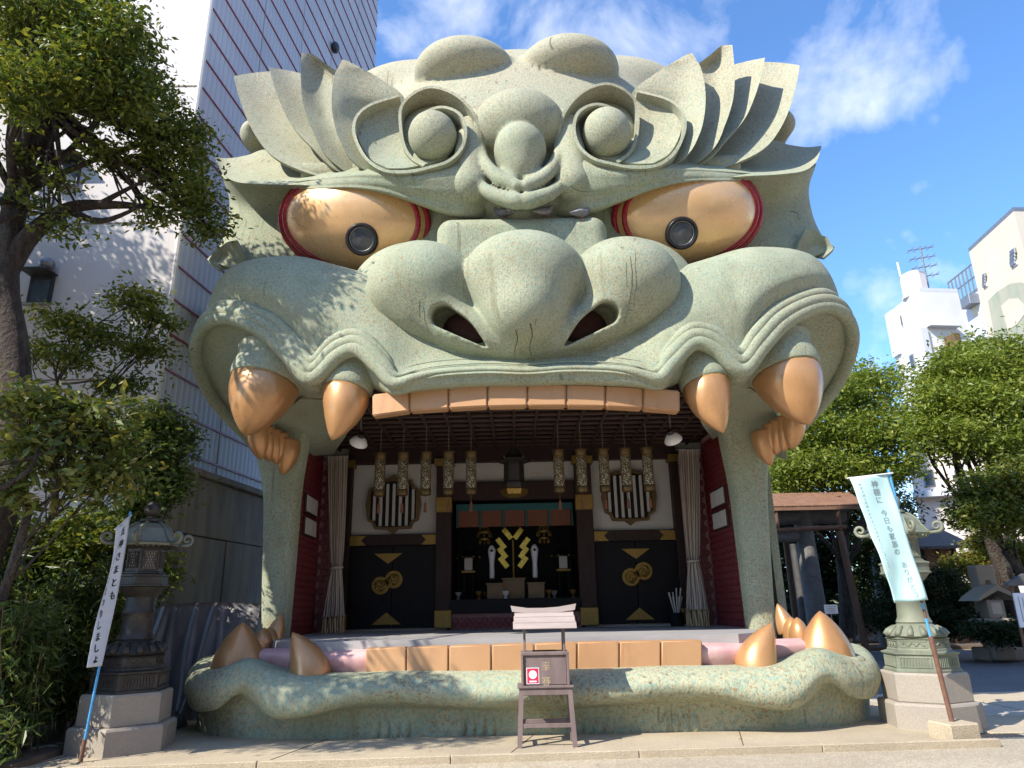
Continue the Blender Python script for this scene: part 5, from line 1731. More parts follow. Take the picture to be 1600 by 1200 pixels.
# ------------------------------------------------------------------ offering box in front of the jaw
ox, oy = .345, 9.68
bxr = thing('offering_stand', (ox, oy, AP), 'weathered wooden omikuji box with a little plank roof on four splayed legs', 'offering box')
def P_(px, py, Y):
    return at(px, py, Y)
zt_leg = at(850, 1078, 9.5).z
for sx in (-1, 1):
    for sy in (-1, 1):
        f_ = Vector((ox + sx * .335, oy + sy * .19, AP))
        t_ = Vector((ox + sx * .30, oy + sy * .15, zt_leg))
        h = .028
        MB().hexa([f_ + Vector((a * h, b * h, 0)) for a, b in ((-1, -1), (1, -1), (1, 1), (-1, 1))] + [t_ + Vector((a * h, b * h, 0)) for a, b in ((-1, -1), (1, -1), (1, 1), (-1, 1))]).build('leg', M['wood_grey'], bxr)
for sy in (-1, 1):
    MB().bbox((ox, oy + sy * .165, zt_leg - .02), (.66, .03, .085), .005).build('rail', M['wood_grey'], bxr)
    MB().bbox((ox, oy + sy * .185, AP + .24), (.60, .022, .05), .004).build('stretcher', M['wood_grey'], bxr)
for sx in (-1, 1):
    MB().bbox((ox + sx * .31, oy, zt_leg - .02), (.03, .30, .08), .005).build('rail', M['wood_grey'], bxr)
    MB().bbox((ox + sx * .325, oy, AP + .20), (.022, .34, .05), .004).build('stretcher', M['wood_grey'], bxr)
MB().bbox((ox, oy, zt_leg + .035), (.70, .40, .03), .005).build('shelf', M['wood_grey'], bxr)
zb0, zb1 = zt_leg + .052, at(850, 1024, 9.5).z
box = MB().bbox((ox, oy, (zb0 + zb1) / 2), (.54, .32, zb1 - zb0), .008).build('box', M['wood_grey'], bxr)
MB().bbox((ox, oy, zb1 + .02), (.60, .37, .045), .008).build('lid', M['wood_grey'], bxr)
MB().bbox((ox, oy - .02, zb1 + .045), (.30, .20, .012), .003).build('slot', M['lacquer'], box)
for sx in (-1, 1):
    MB().bbox((ox + sx * .285, oy - .175, (zb0 + zb1) / 2), (.03, .03, zb1 - zb0), .004).build('corner_strip', M['wood_grey'], box)
def pl_o(u, v):
    return Vector((ox + u, oy - .1635, zb1 - v))
M['faded_gold'] = pm('faded_gilt_paint', (.52, .40, .24), (.30, .23, .17), scale=25, rough=.7)
for k_, ch_ in enumerate('奉賽'):
    text_column(ch_, .12, .175, pl_o, .01, .13 + k_ * .175).build('lettering', M['faded_gold'], box)
sticker = MB().bbox((ox - .155, oy - .163, zb0 + .11), (.145, .006, .175), .001).build('sticker', M['red_print'], box)
MB().bbox((ox - .155, oy - .1635, zb0 + .11), (.160, .004, .190), .001).build('sticker_border', M['white_lamp'], box)
RX = Matrix.Rotation(math.pi / 2, 3, 'X')
MB().lathe((ox - .155, oy - .166, zb0 + .125), [(.05, 0), (.05, .003), (.03, .003), (.029, .001)], 20, ax=RX).build('sticker_disc', M['white_lamp'], sticker)
MB().bbox((ox - .155, oy - .167, zb0 + .045), (.09, .004, .018), .001).build('sticker_caption', M['white_lamp'], sticker)
zr = at(845, 985, 9.5).z
zrt = at(845, 962, 9.7).z
for sx in (-1, 1):
    for sy in (-1, 1):
        MB().bbox((ox + sx * .25, oy + sy * .13, (zb1 + .04 + zr + .03) / 2), (.03, .03, zr + .03 - zb1 - .04), .004).build('roof_post', M['wood_grey'], bxr)
for sy in (-1, 1):
    for k in range(3):
        y0, y1 = oy + sy * (.27 - k * .085), oy + sy * (.27 - (k + 1) * .085 - .012)
        z0, z1 = zr + .015 + k * .068, zr + .015 + (k + 1) * .068
        d_ = Vector((0, y1 - y0, z1 - z0))
        a_ = math.atan2(d_.z, abs(d_.y))
        Ax = Matrix.Rotation(a_ * (1 if sy < 0 else -1), 3, 'X')
        MB().bbox((ox + .01, (y0 + y1) / 2, (z0 + z1) / 2 + .012), (.80 - k * .02, d_.length + .018, .016), .003, ax=Ax).build('roof_board', M['wood_pale'], bxr)
rp = [(ox - .42, zrt + .055), (ox - .40, zrt - .02), (ox - .2, zrt - .045), (ox, zrt - .05), (ox + .2, zrt - .04), (ox + .41, zrt - .01), (ox + .43, zrt + .065), (ox + .2, zrt + .03), (ox, zrt + .02), (ox - .2, zrt + .022)]
zsh = zr + .25 - zrt
MB().prism([(a, b + zsh) for a, b in rp], oy - .05, oy + .05).fix().build('ridge_board', M['wood_pale'], bxr)

# ------------------------------------------------------------------ trees and shrubs
def leaf_cloud(pts, size, rng, shape=.42, droop=.25, up=.35):
    """pts (n,3) leaf positions -> one mesh of small pointed leaves"""
    n = len(pts)
    d = rng.normal(size=(n, 3))
    d[:, 2] = d[:, 2] * .6 - droop
    d /= np.linalg.norm(d, axis=1, keepdims=True)
    w = rng.normal(size=(n, 3))
    w[:, 2] *= (1 - up)
    w -= d * (w * d).sum(1, keepdims=True)
    w /= np.linalg.norm(w, axis=1, keepdims=True) + 1e-9
    L = size * rng.uniform(.45, 1.4, (n, 1))
    nn = np.cross(d, w)
    a = pts
    tip = pts + d * L
    mid = pts + d * L * .45 + nn * L * .05
    V = np.stack([a, mid + w * L * shape * .5, tip, mid - w * L * shape * .5], 1).reshape(-1, 3)
    F = np.arange(n * 4).reshape(n, 4)
    return V, F
def clump_points(blobs, n_clump, per, cr, rng, shell=.55):
    """blobs: (centre, radii); clumps mostly in the outer shell of each blob"""
    P, C = [], []
    vol = np.array([b[1][0] * b[1][1] * b[1][2] for b in blobs]) ** .75
    vol /= vol.sum()
    for (c, r), v in zip(blobs, vol):
        m = max(3, int(n_clump * v))
        u = rng.normal(size=(m, 3))
        u /= np.linalg.norm(u, axis=1, keepdims=True)
        rad = shell + (1 - shell) * rng.uniform(0, 1, (m, 1)) ** .7
        cc = np.array(c) + u * rad * np.array(r)
        C.append(cc)
        for q in cc:
            s = cr * rng.uniform(.6, 1.3)
            k = int(per * rng.uniform(.5, 1.4))
            P.append(q + rng.normal(size=(k, 3)) * np.array([s, s, s * .55]))
    return np.concatenate(P), np.concatenate(C)
def limb(p, q, r0, r1, rng, wob=.12, n=7):
    p, q = np.array(p, float), np.array(q, float)
    L = np.linalg.norm(q - p)
    pts = []
    off = rng.normal(size=(4, 3)) * wob * L * .5
    for k in range(n):
        t = k / (n - 1)
        s = math.sin(math.pi * t)
        pts.append(p + (q - p) * t + off[0] * s + off[1] * math.sin(2 * math.pi * t) * .5)
    rr = [r0 + (r1 - r0) * (k / (n - 1)) for k in range(n)]
    return pts, rr
def tree(name, base, fork, blobs, trunk_r, label, mat, n_clump, per, cr, leaf, seed, limbs=True, cat='tree', group=None, trunk_pts=None, shell=.55, extra=None, twigs=True):
    rng = np.random.default_rng(seed)
    o = thing(name, base, label, cat, group)
    pts, C = clump_points(blobs, n_clump, per, cr, rng, shell)
    if len(pts) and pts[:, 2].min() < .05:
        pts = pts[pts[:, 2] > .1]
    V, F = leaf_cloud(pts, leaf, rng)
    mesh_obj('crown', V, F, M[mat], o)
    mb = MB()
    tp = trunk_pts or [base, tuple(np.array(base) * .5 + np.array(fork) * .5 + np.array([.1, .05, 0])), fork]
    tp = cr_axis(np.array(tp, float), 5)
    mb.tube(tp, [trunk_r * (1.25 - .5 * k / (len(tp) - 1)) if k else trunk_r * 1.5 for k in range(len(tp))], 12)
    if limbs:
        for (c, r) in blobs:
            st = tp[-1] if rng.random() < .6 else tp[int(len(tp) * .72)]
            lp, lr = limb(st, c, trunk_r * .34, trunk_r * .10, rng)
            mb.tube(lp, lr, 8)
            if twigs:
                near = C[np.argsort(((C - np.array(c)) ** 2).sum(1))[:7]]
                for q in near:
                    s = lp[int(rng.integers(3, 7))]
                    a, b = limb(s, q, trunk_r * .14, .008, rng, .2, 5)
                    mb.tube(a, b, 5)
    if extra:
        for (p, r) in extra:
            p = cr_axis(np.array([list(x) for x in p], float), 5)
            mb.tube(p, np.linspace(r[0], r[1], len(p)), 9)
    mb.build('trunk', M['bark'], o, 180)
    return o
def blob(px, py, Y, rx, rz, ry=None):
    m = (Y * .96 + 1.0 + .3 * max(0, at(px, py, Y).z - 1.7) - 1.0) / FPX      # metres per pixel there
    return (tuple(at(px, py, Y)), (rx * m, ry or rx * m, rz * m))

# camphor tree on the left, reaching over the lion's cheek
B1 = [blob(40, 50, 9.3, 75, 50), blob(130, 60, 9.2, 70, 55), blob(195, 95, 9.3, 52, 45), blob(150, 140, 9.5, 60, 42), blob(235, 175, 9.8, 50, 42), blob(262, 235, 10.0, 55, 40),
      blob(300, 205, 10.1, 26, 30), blob(290, 300, 10.2, 45, 42), blob(318, 345, 10.4, 26, 34), blob(220, 265, 10.0, 32, 22), blob(245, 345, 10.2, 26, 12), blob(150, 245, 9.6, 34, 14), blob(90, 285, 9.4, 26, 12),
      blob(120, -10, 9.0, 80, 40), blob(10, 120, 9.0, 40, 40), blob(25, 240, 9.2, 22, 14), blob(45, 320, 9.4, 30, 10), blob(100, 360, 9.6, 28, 9)]
# the same crown goes on to the left of the view and shades the ground
B1 += [blob(60, 20, 8.3, 70, 40), blob(120, 110, 8.4, 60, 45), blob(180, 60, 8.5, 50, 45), blob(30, 140, 8.2, 50, 40), blob(215, 150, 8.8, 40, 40), ((-8.8, 6.5, 5.9), (1.0, .9, .3)), ((-7.7, 6.0, 6.2), (.9, .8, .25)), ((-6.8, 5.6, 6.6), (.6, .5, .2)), ((-8.4, 7.2, 4.9), (.8, .6, .5)),
       ((-9.4, 8.4, 9.4), (1.2, 1.0, .9))]
tb = (-7.55, 9.6, 0.0)
tf = tuple(at(28, 345, 9.5))
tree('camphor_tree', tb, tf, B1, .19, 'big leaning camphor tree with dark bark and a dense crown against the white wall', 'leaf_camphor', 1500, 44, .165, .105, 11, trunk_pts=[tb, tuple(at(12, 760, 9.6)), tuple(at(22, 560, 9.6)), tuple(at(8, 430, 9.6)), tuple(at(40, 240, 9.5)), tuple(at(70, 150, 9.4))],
     extra=[([at(8, 425, 9.6), at(50, 365, 9.6), at(110, 325, 9.7), at(180, 320, 9.9), at(255, 325, 10.1)], (.17, .03)),
            ([at(105, 328, 9.7), at(160, 345, 9.8), at(230, 318, 10.0)], (.07, .02)), ([at(150, 322, 9.8), at(200, 295, 9.9), at(270, 262, 10.1)], (.05, .015)),
            ([at(40, 240, 9.5), at(72, 215, 9.5), at(68, 160, 9.5), at(120, 155, 9.5), at(170, 185, 9.6)], (.15, .03)), ([at(28, 215, 9.5), at(50, 185, 9.5), at(75, 165, 9.45)], (.10, .07)),
            ([at(70, 158, 9.4), at(55, 110, 9.3), at(80, 60, 9.2)], (.09, .03)), ([at(75, 158, 9.4), at(5, 150, 9.2)], (.06, .03))])
# young tree with sparse layered leaves in front of the white wall
B2 = [blob(215, 470, 11.3, 48, 12), blob(250, 500, 11.3, 30, 14), blob(160, 525, 11.2, 42, 14), blob(100, 505, 11.1, 34, 14), blob(230, 545, 11.3, 40, 14), blob(60, 545, 11.0, 28, 14), blob(120, 560, 11.1, 40, 12), blob(195, 600, 11.3, 40, 14)]
tree('young_tree', (-7.1, 11.2, .1), tuple(at(90, 600, 11.1)), B2, .07, 'slender young tree with sparse flat leaf layers before the white wall', 'leaf_camphor', 230, 34, .16, .10, 12, shell=.2)
# broad-leaved shrub catching the sun
B3 = [blob(40, 630, 8.6, 60, 26), blob(110, 650, 8.7, 55, 28), blob(165, 690, 8.9, 40, 34), blob(60, 700, 8.6, 55, 32), blob(140, 750, 8.8, 45, 30), blob(20, 760, 8.5, 35, 34), blob(200, 640, 9.2, 24, 20), blob(190, 745, 9.0, 28, 28)]
tree('broad_leaved_shrub', (-6.75, 8.9, 0.1), tuple(at(45, 800, 8.7)), B3, .06, 'sunlit broad leaved shrub with yellowing leaves and bare twigs', 'leaf_broad', 280, 17, .17, .14, 13, cat='shrub', shell=.3,
     extra=[([at(0, 725, 8.3), at(60, 712, 8.3), at(95, 690, 8.35)], (.03, .012)), ([at(0, 765, 8.2), at(45, 735, 8.25), at(60, 700, 8.3)], (.035, .015)), ([at(0, 640, 8.3), at(40, 655, 8.3), at(85, 672, 8.4)], (.015, .006))])
# fine-leaved shrub by the building corner
B4 = [blob(245, 660, 10.6, 26, 26), blob(270, 690, 10.7, 24, 34), blob(225, 720, 10.5, 34, 30), blob(260, 760, 10.6, 26, 34), blob(215, 790, 10.4, 34, 24), blob(200, 690, 10.4, 28, 30)]
tree('fine_leaved_shrub', (-5.9, 10.9, .1), tuple(at(235, 840, 10.6)), B4, .045, 'upright fine leaved shrub against the corner of the lavender building', 'leaf_bamboo', 340, 40, .15, .10, 14, cat='shrub', shell=.2)
# dense bamboo at ground level
def bamboo(base, h, spread, n, label, seed, mat='leaf_bamboo'):
    rng = np.random.default_rng(seed)
    o = thing('dwarf_bamboo', base, label, 'bamboo', 'dwarf bamboo clumps')
    mb = MB()
    P = []
    for k in range(n):
        a = rng.uniform(0, 2 * math.pi)
        r = spread * math.sqrt(rng.uniform(0, 1))
        b = np.array([base[0] + r * math.cos(a), base[1] + r * math.sin(a) * .8, base[2]])
        t = b + np.array([rng.normal() * .22, rng.normal() * .22 - .12, h * rng.uniform(.6, 1.05)])
        pts, rr = limb(b, t, .010, .004, rng, .05, 5)
        mb.tube(pts, rr, 4)
        m = int(75 * h)
        tt = rng.uniform(.12, 1, (m, 1)) ** .8
        P.append(b + (t - b) * tt + rng.normal(size=(m, 3)) * np.array([.10, .10, .05]))
    P = np.concatenate(P)
    P = P[P[:, 2] > .12]
    V, F = leaf_cloud(P, .17, rng, shape=.20, droop=.6)
    mesh_obj('foliage', V, F, M[mat], o)
    mb.build('culms', M['twig'], o)
    return o
bamboo((-6.35, 9.45, .1), 1.75, .55, 46, 'dense dwarf bamboo clump filling the bed behind the white banner', 21)
bamboo((-7.3, 9.2, .1), 2.0, .60, 46, 'dense dwarf bamboo clump at the foot of the leaning camphor tree', 22)
bamboo((-6.2, 10.6, .1), 2.3, .60, 46, 'tall dwarf bamboo clump behind the dark bronze lantern', 23)
bamboo((-7.6, 10.6, .1), 2.5, .70, 50, 'tall dwarf bamboo clump behind the broad leaved shrub', 24)
bamboo((-6.15, 8.75, .05), .75, .42, 30, 'low sunlit dwarf bamboo clump at the edge of the bed', 25)
# dense evergreen filling behind the bamboo
B5 = [blob(40, 860, 11.4, 60, 50), blob(130, 850, 11.4, 60, 50), blob(205, 850, 11.5, 34, 50), blob(50, 960, 11.2, 60, 50), blob(140, 960, 11.2, 60, 55), blob(60, 1060, 11.0, 60, 40), blob(150, 1050, 11.0, 50, 40), blob(235, 900, 11.6, 24, 40), blob(-30, 930, 11.2, 60, 90)]
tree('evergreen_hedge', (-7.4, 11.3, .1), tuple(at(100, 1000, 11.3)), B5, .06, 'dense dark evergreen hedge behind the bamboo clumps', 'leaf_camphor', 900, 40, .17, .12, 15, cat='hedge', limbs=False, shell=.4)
# second tree added out of view so that its crown shades the white wall
B6 = [((-11.6, 10.4, 8.9), (1.3, 1.1, 1.0)), ((-13.2, 9.4, 10.0), (1.5, 1.2, 1.0)), ((-10.5, 11.2, 7.5), (.9, .8, .9)), ((-12.4, 9.9, 11.9), (2.0, 1.6, 1.5)), ((-11.0, 10.8, 10.2), (1.1, 1.0, .9)), ((-14.2, 9.6, 11.0), (1.8, 1.5, 1.4)), ((-12.6, 9.6, 7.2), (2.0, 1.6, 1.6)), ((-11.2, 9.2, 5.6), (1.3, 1.2, 1.0)), ((-13.4, 9.0, 9.0), (1.6, 1.5, 1.2)), ((-10.8, 9.6, 8.0), (1.0, 1.0, .8)), ((-14.6, 10.0, 6.4), (1.4, 1.3, 1.3))]
tree('camphor_tree', (-12.8, 9.8, .1), (-12.7, 9.7, 4.6), B6, .22, 'unseen second camphor tree added to shade the white wall', 'leaf_camphor', 2000, 40, .20, .14, 16)
# rough edging stones of the bed
rs = random.Random(5)
for k in range(7):
    p = on_z(8 + k * 17, 1188 - k * 3 + rs.uniform(-3, 3), .05)
    s_ = rs.uniform(.09, .15)
    vs = MB().ball((p.x, p.y, .02), (s_ * 1.3, s_, s_ * .8), 9, 6)
    vs.v = [(x + rs.uniform(-.02, .02), y + rs.uniform(-.02, .02), z + rs.uniform(-.02, .02)) for x, y, z in vs.v]
    tag(vs.build('edging_stone', M['granite'], None, 40), 'rough grey edging stone along the foot of the bamboo bed', 'stone', 'edging stones of the bamboo bed')

# ---- right hand trees
def canopy(pxs, Y, n, seed):
    return [blob(*b) for b in pxs]
TA = [blob(1300, 620, 25, 48, 32), blob(1355, 610, 25.5, 36, 30), blob(1260, 680, 24.5, 44, 34), blob(1330, 680, 24.5, 50, 34), blob(1385, 665, 25, 36, 34), blob(1285, 735, 24, 52, 28), blob(1350, 740, 24.5, 48, 26), blob(1400, 720, 25, 30, 34), blob(1395, 590, 26, 16, 18), blob(1345, 580, 26, 16, 16), blob(1235, 740, 24, 36, 34)]
tree('round_tree', (10.9, 25.0, .1), tuple(at(1310, 840, 25)), TA, .22, 'sunlit rounded evergreen tree beyond the roofed stone gate', 'leaf_lit', 1050, 38, .31, .17, 31)
TB = [blob(1500, 580, 21, 50, 34), blob(1555, 560, 21.5, 44, 34), blob(1465, 630, 20.5, 44, 32), blob(1530, 630, 20.5, 52, 34), blob(1590, 610, 21, 44, 40), blob(1490, 685, 20, 46, 28), blob(1555, 690, 20.5, 50, 30), blob(1440, 665, 20.5, 26, 28), blob(1610, 690, 21, 40, 40), blob(1470, 590, 21.5, 26, 22), blob(1640, 600, 21.5, 60, 60), blob(1500, 545, 21.8, 20, 14)]
tree('round_tree', (14.2, 21.2, .1), tuple(at(1535, 800, 20.8)), TB, .24, 'large sunlit rounded tree before the white and beige buildings', 'leaf_lit', 1250, 40, .29, .155, 32)
TC = [blob(1540, 760, 18.5, 40, 26), blob(1590, 745, 18.5, 36, 30), blob(1520, 805, 18.2, 34, 22), blob(1575, 810, 18.2, 40, 26), blob(1625, 790, 18.5, 40, 40)]
tree('dark_tree', (14.0, 18.9, .1), tuple(at(1570, 860, 18.7)), TC, .13, 'dark drooping evergreen hanging below the large sunlit tree', 'leaf_camphor', 520, 36, .19, .13, 33)
TD = [blob(1250, 800, 30, 60, 34), blob(1330, 800, 30, 44, 30), blob(1395, 790, 30, 30, 26), blob(1240, 880, 29.5, 60, 50), blob(1330, 880, 29.5, 60, 50), blob(1300, 950, 29, 70, 36), blob(1400, 860, 30, 26, 40), blob(1215, 760, 30, 36, 36)]
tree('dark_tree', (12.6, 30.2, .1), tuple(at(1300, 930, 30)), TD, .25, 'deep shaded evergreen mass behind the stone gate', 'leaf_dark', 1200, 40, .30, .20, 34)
TE = [blob(1405, 900, 22, 36, 40), blob(1470, 930, 22, 40, 40), blob(1440, 970, 21.5, 50, 26), blob(1500, 975, 21, 36, 16), blob(1390, 960, 22, 30, 30)]
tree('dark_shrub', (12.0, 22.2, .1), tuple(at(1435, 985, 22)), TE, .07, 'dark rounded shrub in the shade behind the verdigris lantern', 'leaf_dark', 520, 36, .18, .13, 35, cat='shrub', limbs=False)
TF = [blob(1530, 880, 23, 34, 18), blob(1575, 865, 23, 36, 20), blob(1490, 895, 23, 16, 26), blob(1505, 930, 22.5, 12, 26), blob(1600, 880, 23, 30, 24), blob(1545, 850, 23.5, 30, 14)]
tree('yellow_green_shrub', (15.2, 23.2, .1), tuple(at(1545, 930, 23)), TF, .07, 'bright yellow green maple shrub arching over the stone post', 'leaf_autumn', 420, 36, .17, .14, 36, cat='shrub')
TG = [blob(1530, 985, 19.6, 22, 12), blob(1565, 990, 19.4, 26, 14), blob(1600, 985, 19.4, 26, 14)]
tree('low_shrub', (14.2, 19.7, .1), tuple(at(1560, 995, 19.5)), TG, .04, 'low clipped dark shrub at the edge of the road', 'leaf_dark', 200, 34, .12, .10, 37, cat='shrub', limbs=False)
# further trees closing the view behind the gate and the road
TH = [blob(1225, 700, 40, 50, 60), blob(1225, 830, 40, 60, 50), blob(1450, 800, 42, 50, 50), blob(1580, 830, 40, 50, 40), blob(1660, 800, 40, 60, 60)]
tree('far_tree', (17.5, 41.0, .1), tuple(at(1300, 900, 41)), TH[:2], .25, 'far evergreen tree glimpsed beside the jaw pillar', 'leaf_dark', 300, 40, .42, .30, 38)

# fallen leaves on the paving
rng = np.random.default_rng(5)
P = np.stack([rng.uniform(-5.0, 6.5, 260), rng.uniform(7.2, 9.9, 260), np.full(260, .012)], 1)
P[:, 2] = np.where((P[:, 1] > 9.25) & (P[:, 0] < 4), AP + .008, .012)
V, F = leaf_cloud(P, .05, rng, droop=0.0)
V[:, 2] = np.clip(V[:, 2], .006, .09)
V[:, 2] = np.repeat(P[:, 2], 4) + (V[:, 2] - np.repeat(P[:, 2], 4)) * .15
mesh_obj('fallen_leaves', V, F, M['leaf_autumn'], None, None, 'stuff')

# ------------------------------------------------------------------ stone gate, posts and garden pieces on the right
Yt = 23.0
gate = thing('stone_gate', (at(1290, 990, Yt).x, Yt, .1), 'dark stone torii gate under a rusty plank roof beside the jaw pillar', 'torii gate')
def T(px, py, Y=Yt):
    return at(px, py, Y)
def post_to_ground(px_t, py_t, px_b, py_b, Y, r0, r1, name, mat, parent, n=16):
    a, b = T(px_t, py_t, Y), T(px_b, py_b, Y)
    d_ = (b - a)
    g_ = a + d_ * ((a.z - .02) / -d_.z)
    return MB().tube([a, lerp(a, g_, .5), g_], [r0, (r0 + r1) / 2, r1], n).build(name, M[mat], parent, 60)
post_to_ground(1252, 800, 1280, 985, Yt, .26, .33, 'pillar', 'torii', gate)
post_to_ground(1110, 800, 1095, 985, Yt, .26, .33, 'pillar', 'torii', gate)
MB().tube([T(1085, 812), T(1318, 806)], .24, 14).build('top_beam', M['torii'], gate, 60)
MB().tube([T(1100, 842), T(1248, 838)], .17, 12).build('tie_beam', M['torii'], gate, 60)
rf = MB()
z_ = T(1250, 797).z
x0, x1 = T(1060, 780).x, T(1330, 780).x
roof = MB().hexa([(x0, Yt - 1.0, z_ - .12), (x1, Yt - 1.0, z_ - .12), (x1 - .3, Yt, z_ + .40), (x0 + .3, Yt, z_ + .40), (x0, Yt - 1.0, z_ - .02), (x1, Yt - 1.0, z_ - .02), (x1 - .3, Yt, z_ + .52), (x0 + .3, Yt, z_ + .52)]).hexa([(x0 + .3, Yt + .001, z_ + .40), (x1 - .3, Yt + .001, z_ + .40), (x1, Yt + 1.0, z_ - .12), (x0, Yt + 1.0, z_ - .12), (x0 + .3, Yt + .001, z_ + .52), (x1 - .3, Yt + .001, z_ + .52), (x1, Yt + 1.0, z_ - .02), (x0, Yt + 1.0, z_ - .02)]).build('roof', M['roof_copper'], gate)
for k in range(13):
    xx = x0 + .25 + (x1 - x0 - .5) * k / 12
    A_ = Matrix.Rotation(math.atan2(.54, 1.0), 3, 'X')
    MB().bbox((xx, Yt - .52, z_ + .265), ((x1 - x0 - .5) / 12.6, 1.12, .05), .012, ax=A_).build('roof_plank', M['roof_copper'], roof)
post_to_ground(1312, 830, 1350, 1000, Yt - .9, .10, .11, 'roof_post', 'timber', gate, 10)
post_to_ground(1226, 830, 1246, 985, Yt + .9, .10, .11, 'roof_post', 'timber', gate, 10)
MB().tube([T(1208, 829, Yt - .9), T(1322, 823, Yt - .9)], .07, 8).build('rail', M['timber'], gate, 60)
for px in (1216, 1313):
    MB().tube([T(px, 829, Yt - .9), T(px - 4, 795, Yt - .9)], .06, 8).build('bracket', M['timber'], gate, 60)
# slim grey posts behind the gate
for (a, b, c_, d_, lb_) in ((1238, 850, 1256, 985, 'slim grey stone post standing behind the gate pillar'), (1368, 870, 1376, 985, 'slim grey stone post in the dark behind the gate roof post')):
    p = T(c_, d_, 26.0)
    o = MB().tube([T(a, b, 26.0), (T(c_, d_, 26.0).x + .05, 26.0, .1)], [.14, .17], 10)
    tag(o.build('stone_post', M['torii'], None, 60), lb_, 'post')
# little white notice on a stake
p = on_z(1302, 1008, .1)
p = Vector((at(1300, 1000, 17.0).x, 17.0, AP * 0))
st = thing('notice_sign', (p.x, 17.0, 0), 'small white notice plate on a thin stake before the stone gate', 'sign')
zz = at(1298, 952, 17.0).z
MB().tube([(p.x, 17.0, -.02), (at(1299, 960, 17.0).x, 17.0, zz)], .012, 6).build('stake', M['steel'], st)
MB().bbox((at(1298, 952, 17.0).x, 16.985, zz), (.30, .012, .20), .003).build('plate', M['white_lamp'], st)
xx = at(1298, 952, 17.0).x
for k in range(4):
    MB().box((xx, 16.977, zz + .06 - k * .04), (.22 - .03 * (k % 2), .003, .010)).build('text_line', M['ink_grey'], st)
# inscribed stone post
Ym = 20.6
a, b = at(1527, 892, Ym), at(1553, 985, Ym)
sm = thing('stone_monument', (b.x, Ym, .1), 'tall square stone post with worn inscription in the garden bed', 'stone monument')
MB().bbox((b.x - .02, Ym, (a.z + .1) / 2 + .15), (.52, .42, a.z - .1), .03).build('shaft', M['granite'], sm)
MB().bbox((b.x, Ym, .20), (1.0, .8, .34), .04).build('plinth', M['granite'], sm)
def pl_m(u, v):
    return Vector((b.x - .02 + u, Ym - .214, a.z - .2 - v))
for k_, ch_ in enumerate('奉納'):
    text_column(ch_, .22, .34, pl_m, 0, .15 + k_ * .34).build('inscription', M['ink'], sm)
# little stone shrine
Ys = 20.2
c_ = at(1557, 985, Ys)
sh = thing('stone_shrine', (c_.x, Ys, .1), 'little roofed stone shrine on a pillar beside the inscribed post', 'stone shrine')
zt = at(1553, 912, Ys).z
MB().bbox((c_.x, Ys, .55), (.52, .46, .94), .03).build('pillar', M['granite'], sh)
MB().bbox((c_.x - .05, Ys, 1.06), (1.0, .7, .13), .03).build('shelf', M['granite'], sh)
MB().bbox((c_.x, Ys, 1.36), (.46, .4, .48), .02).build('cell', M['granite'], sh)
MB().bbox((c_.x, Ys - .205, 1.38), (.26, .01, .30), .01).build('niche', M['plaster'], sh)
MB().prism([(c_.x - .62, 1.58), (c_.x - .55, 1.58), (c_.x, 1.84), (c_.x + .55, 1.58), (c_.x + .62, 1.58), (c_.x + .5, 1.70), (c_.x, 2.0), (c_.x - .5, 1.70)], Ys - .42, Ys + .42).fix().build('roof', M['granite'], sh)
# blue and white signboard at the edge of the view
Yq = 15.0
a, b = at(1586, 930, Yq), at(1625, 968, Yq)
sg = thing('signboard', (at(1605, 960, Yq).x, Yq, 0), 'pale blue gabled signboard standing by the road', 'signboard')
xs_ = at(1610, 945, Yq).x
MB().bbox((xs_, Yq, (a.z + b.z) / 2 - .05), (.62, .03, .66), .005).build('panel', M['banner_white'], sg)
MB().prism([(xs_ - .40, a.z + .18), (xs_ + .40, a.z + .18), (xs_ + .40, a.z + .23), (xs_, a.z + .42), (xs_ - .40, a.z + .23)], Yq - .07, Yq + .07).fix().build('gable', M['roof_tile'], sg)
for s_ in (-1, 1):
    MB().tube([(xs_ + s_ * .28, Yq + .03, -.02), (xs_ + s_ * .28, Yq + .03, a.z + .2)], .03, 8).build('post', M['timber'], sg)
for k in range(7):
    MB().box((xs_ - .22 + k * .075, Yq - .017, (a.z + b.z) / 2 - .03), (.018, .003, .48 - .05 * (k % 3))).build('text_line', M['ink_grey'], sg)

# ------------------------------------------------------------------ buildings on the right
def at_z(px, py, z):
    d_ = ray(px, py)
    t = (z - CAM.z) / d_.z
    return CAM + d_ * t
def block(name, pc, Yc, pl_, pr_, mat, label, depth=10.0):
    """vertical block: roof corner pixel pc at depth Yc, roof ends pl_ (left) and pr_ (right) at the same height"""
    c_ = at(pc[0], pc[1], Yc)
    z = c_.z
    l_, r_ = at_z(pl_[0], pl_[1], z), at_z(pr_[0], pr_[1], z)
    far = l_ + (r_ - c_)
    o = thing(name, (c_.x, c_.y, 0), label, 'building')
    quad = [l_, c_, r_, far]
    w = MB().hexa([(p.x, p.y, -.2) for p in quad] + [(p.x, p.y, z) for p in quad]).fix().build('walls', M[mat], o)
    ctr = (l_ + r_) / 2
    cap = [ctr + (p - ctr) * 1.003 for p in quad]
    MB().hexa([(p.x, p.y, z + .003) for p in cap] + [(p.x, p.y, z + .28) for p in cap]).fix().build('parapet', M['steel'] if mat != 'bldg_white' else M['bldg_grey'], o)
    return o, c_, l_, r_, z
def on_face(p, q, px, py):
    """where the pixel's line of sight meets the vertical face through p and q"""
    d_ = ray(px, py)
    n_ = Vector((q.y - p.y, -(q.x - p.x), 0))
    t = n_.dot(p - CAM) / n_.dot(d_)
    return CAM + d_ * t
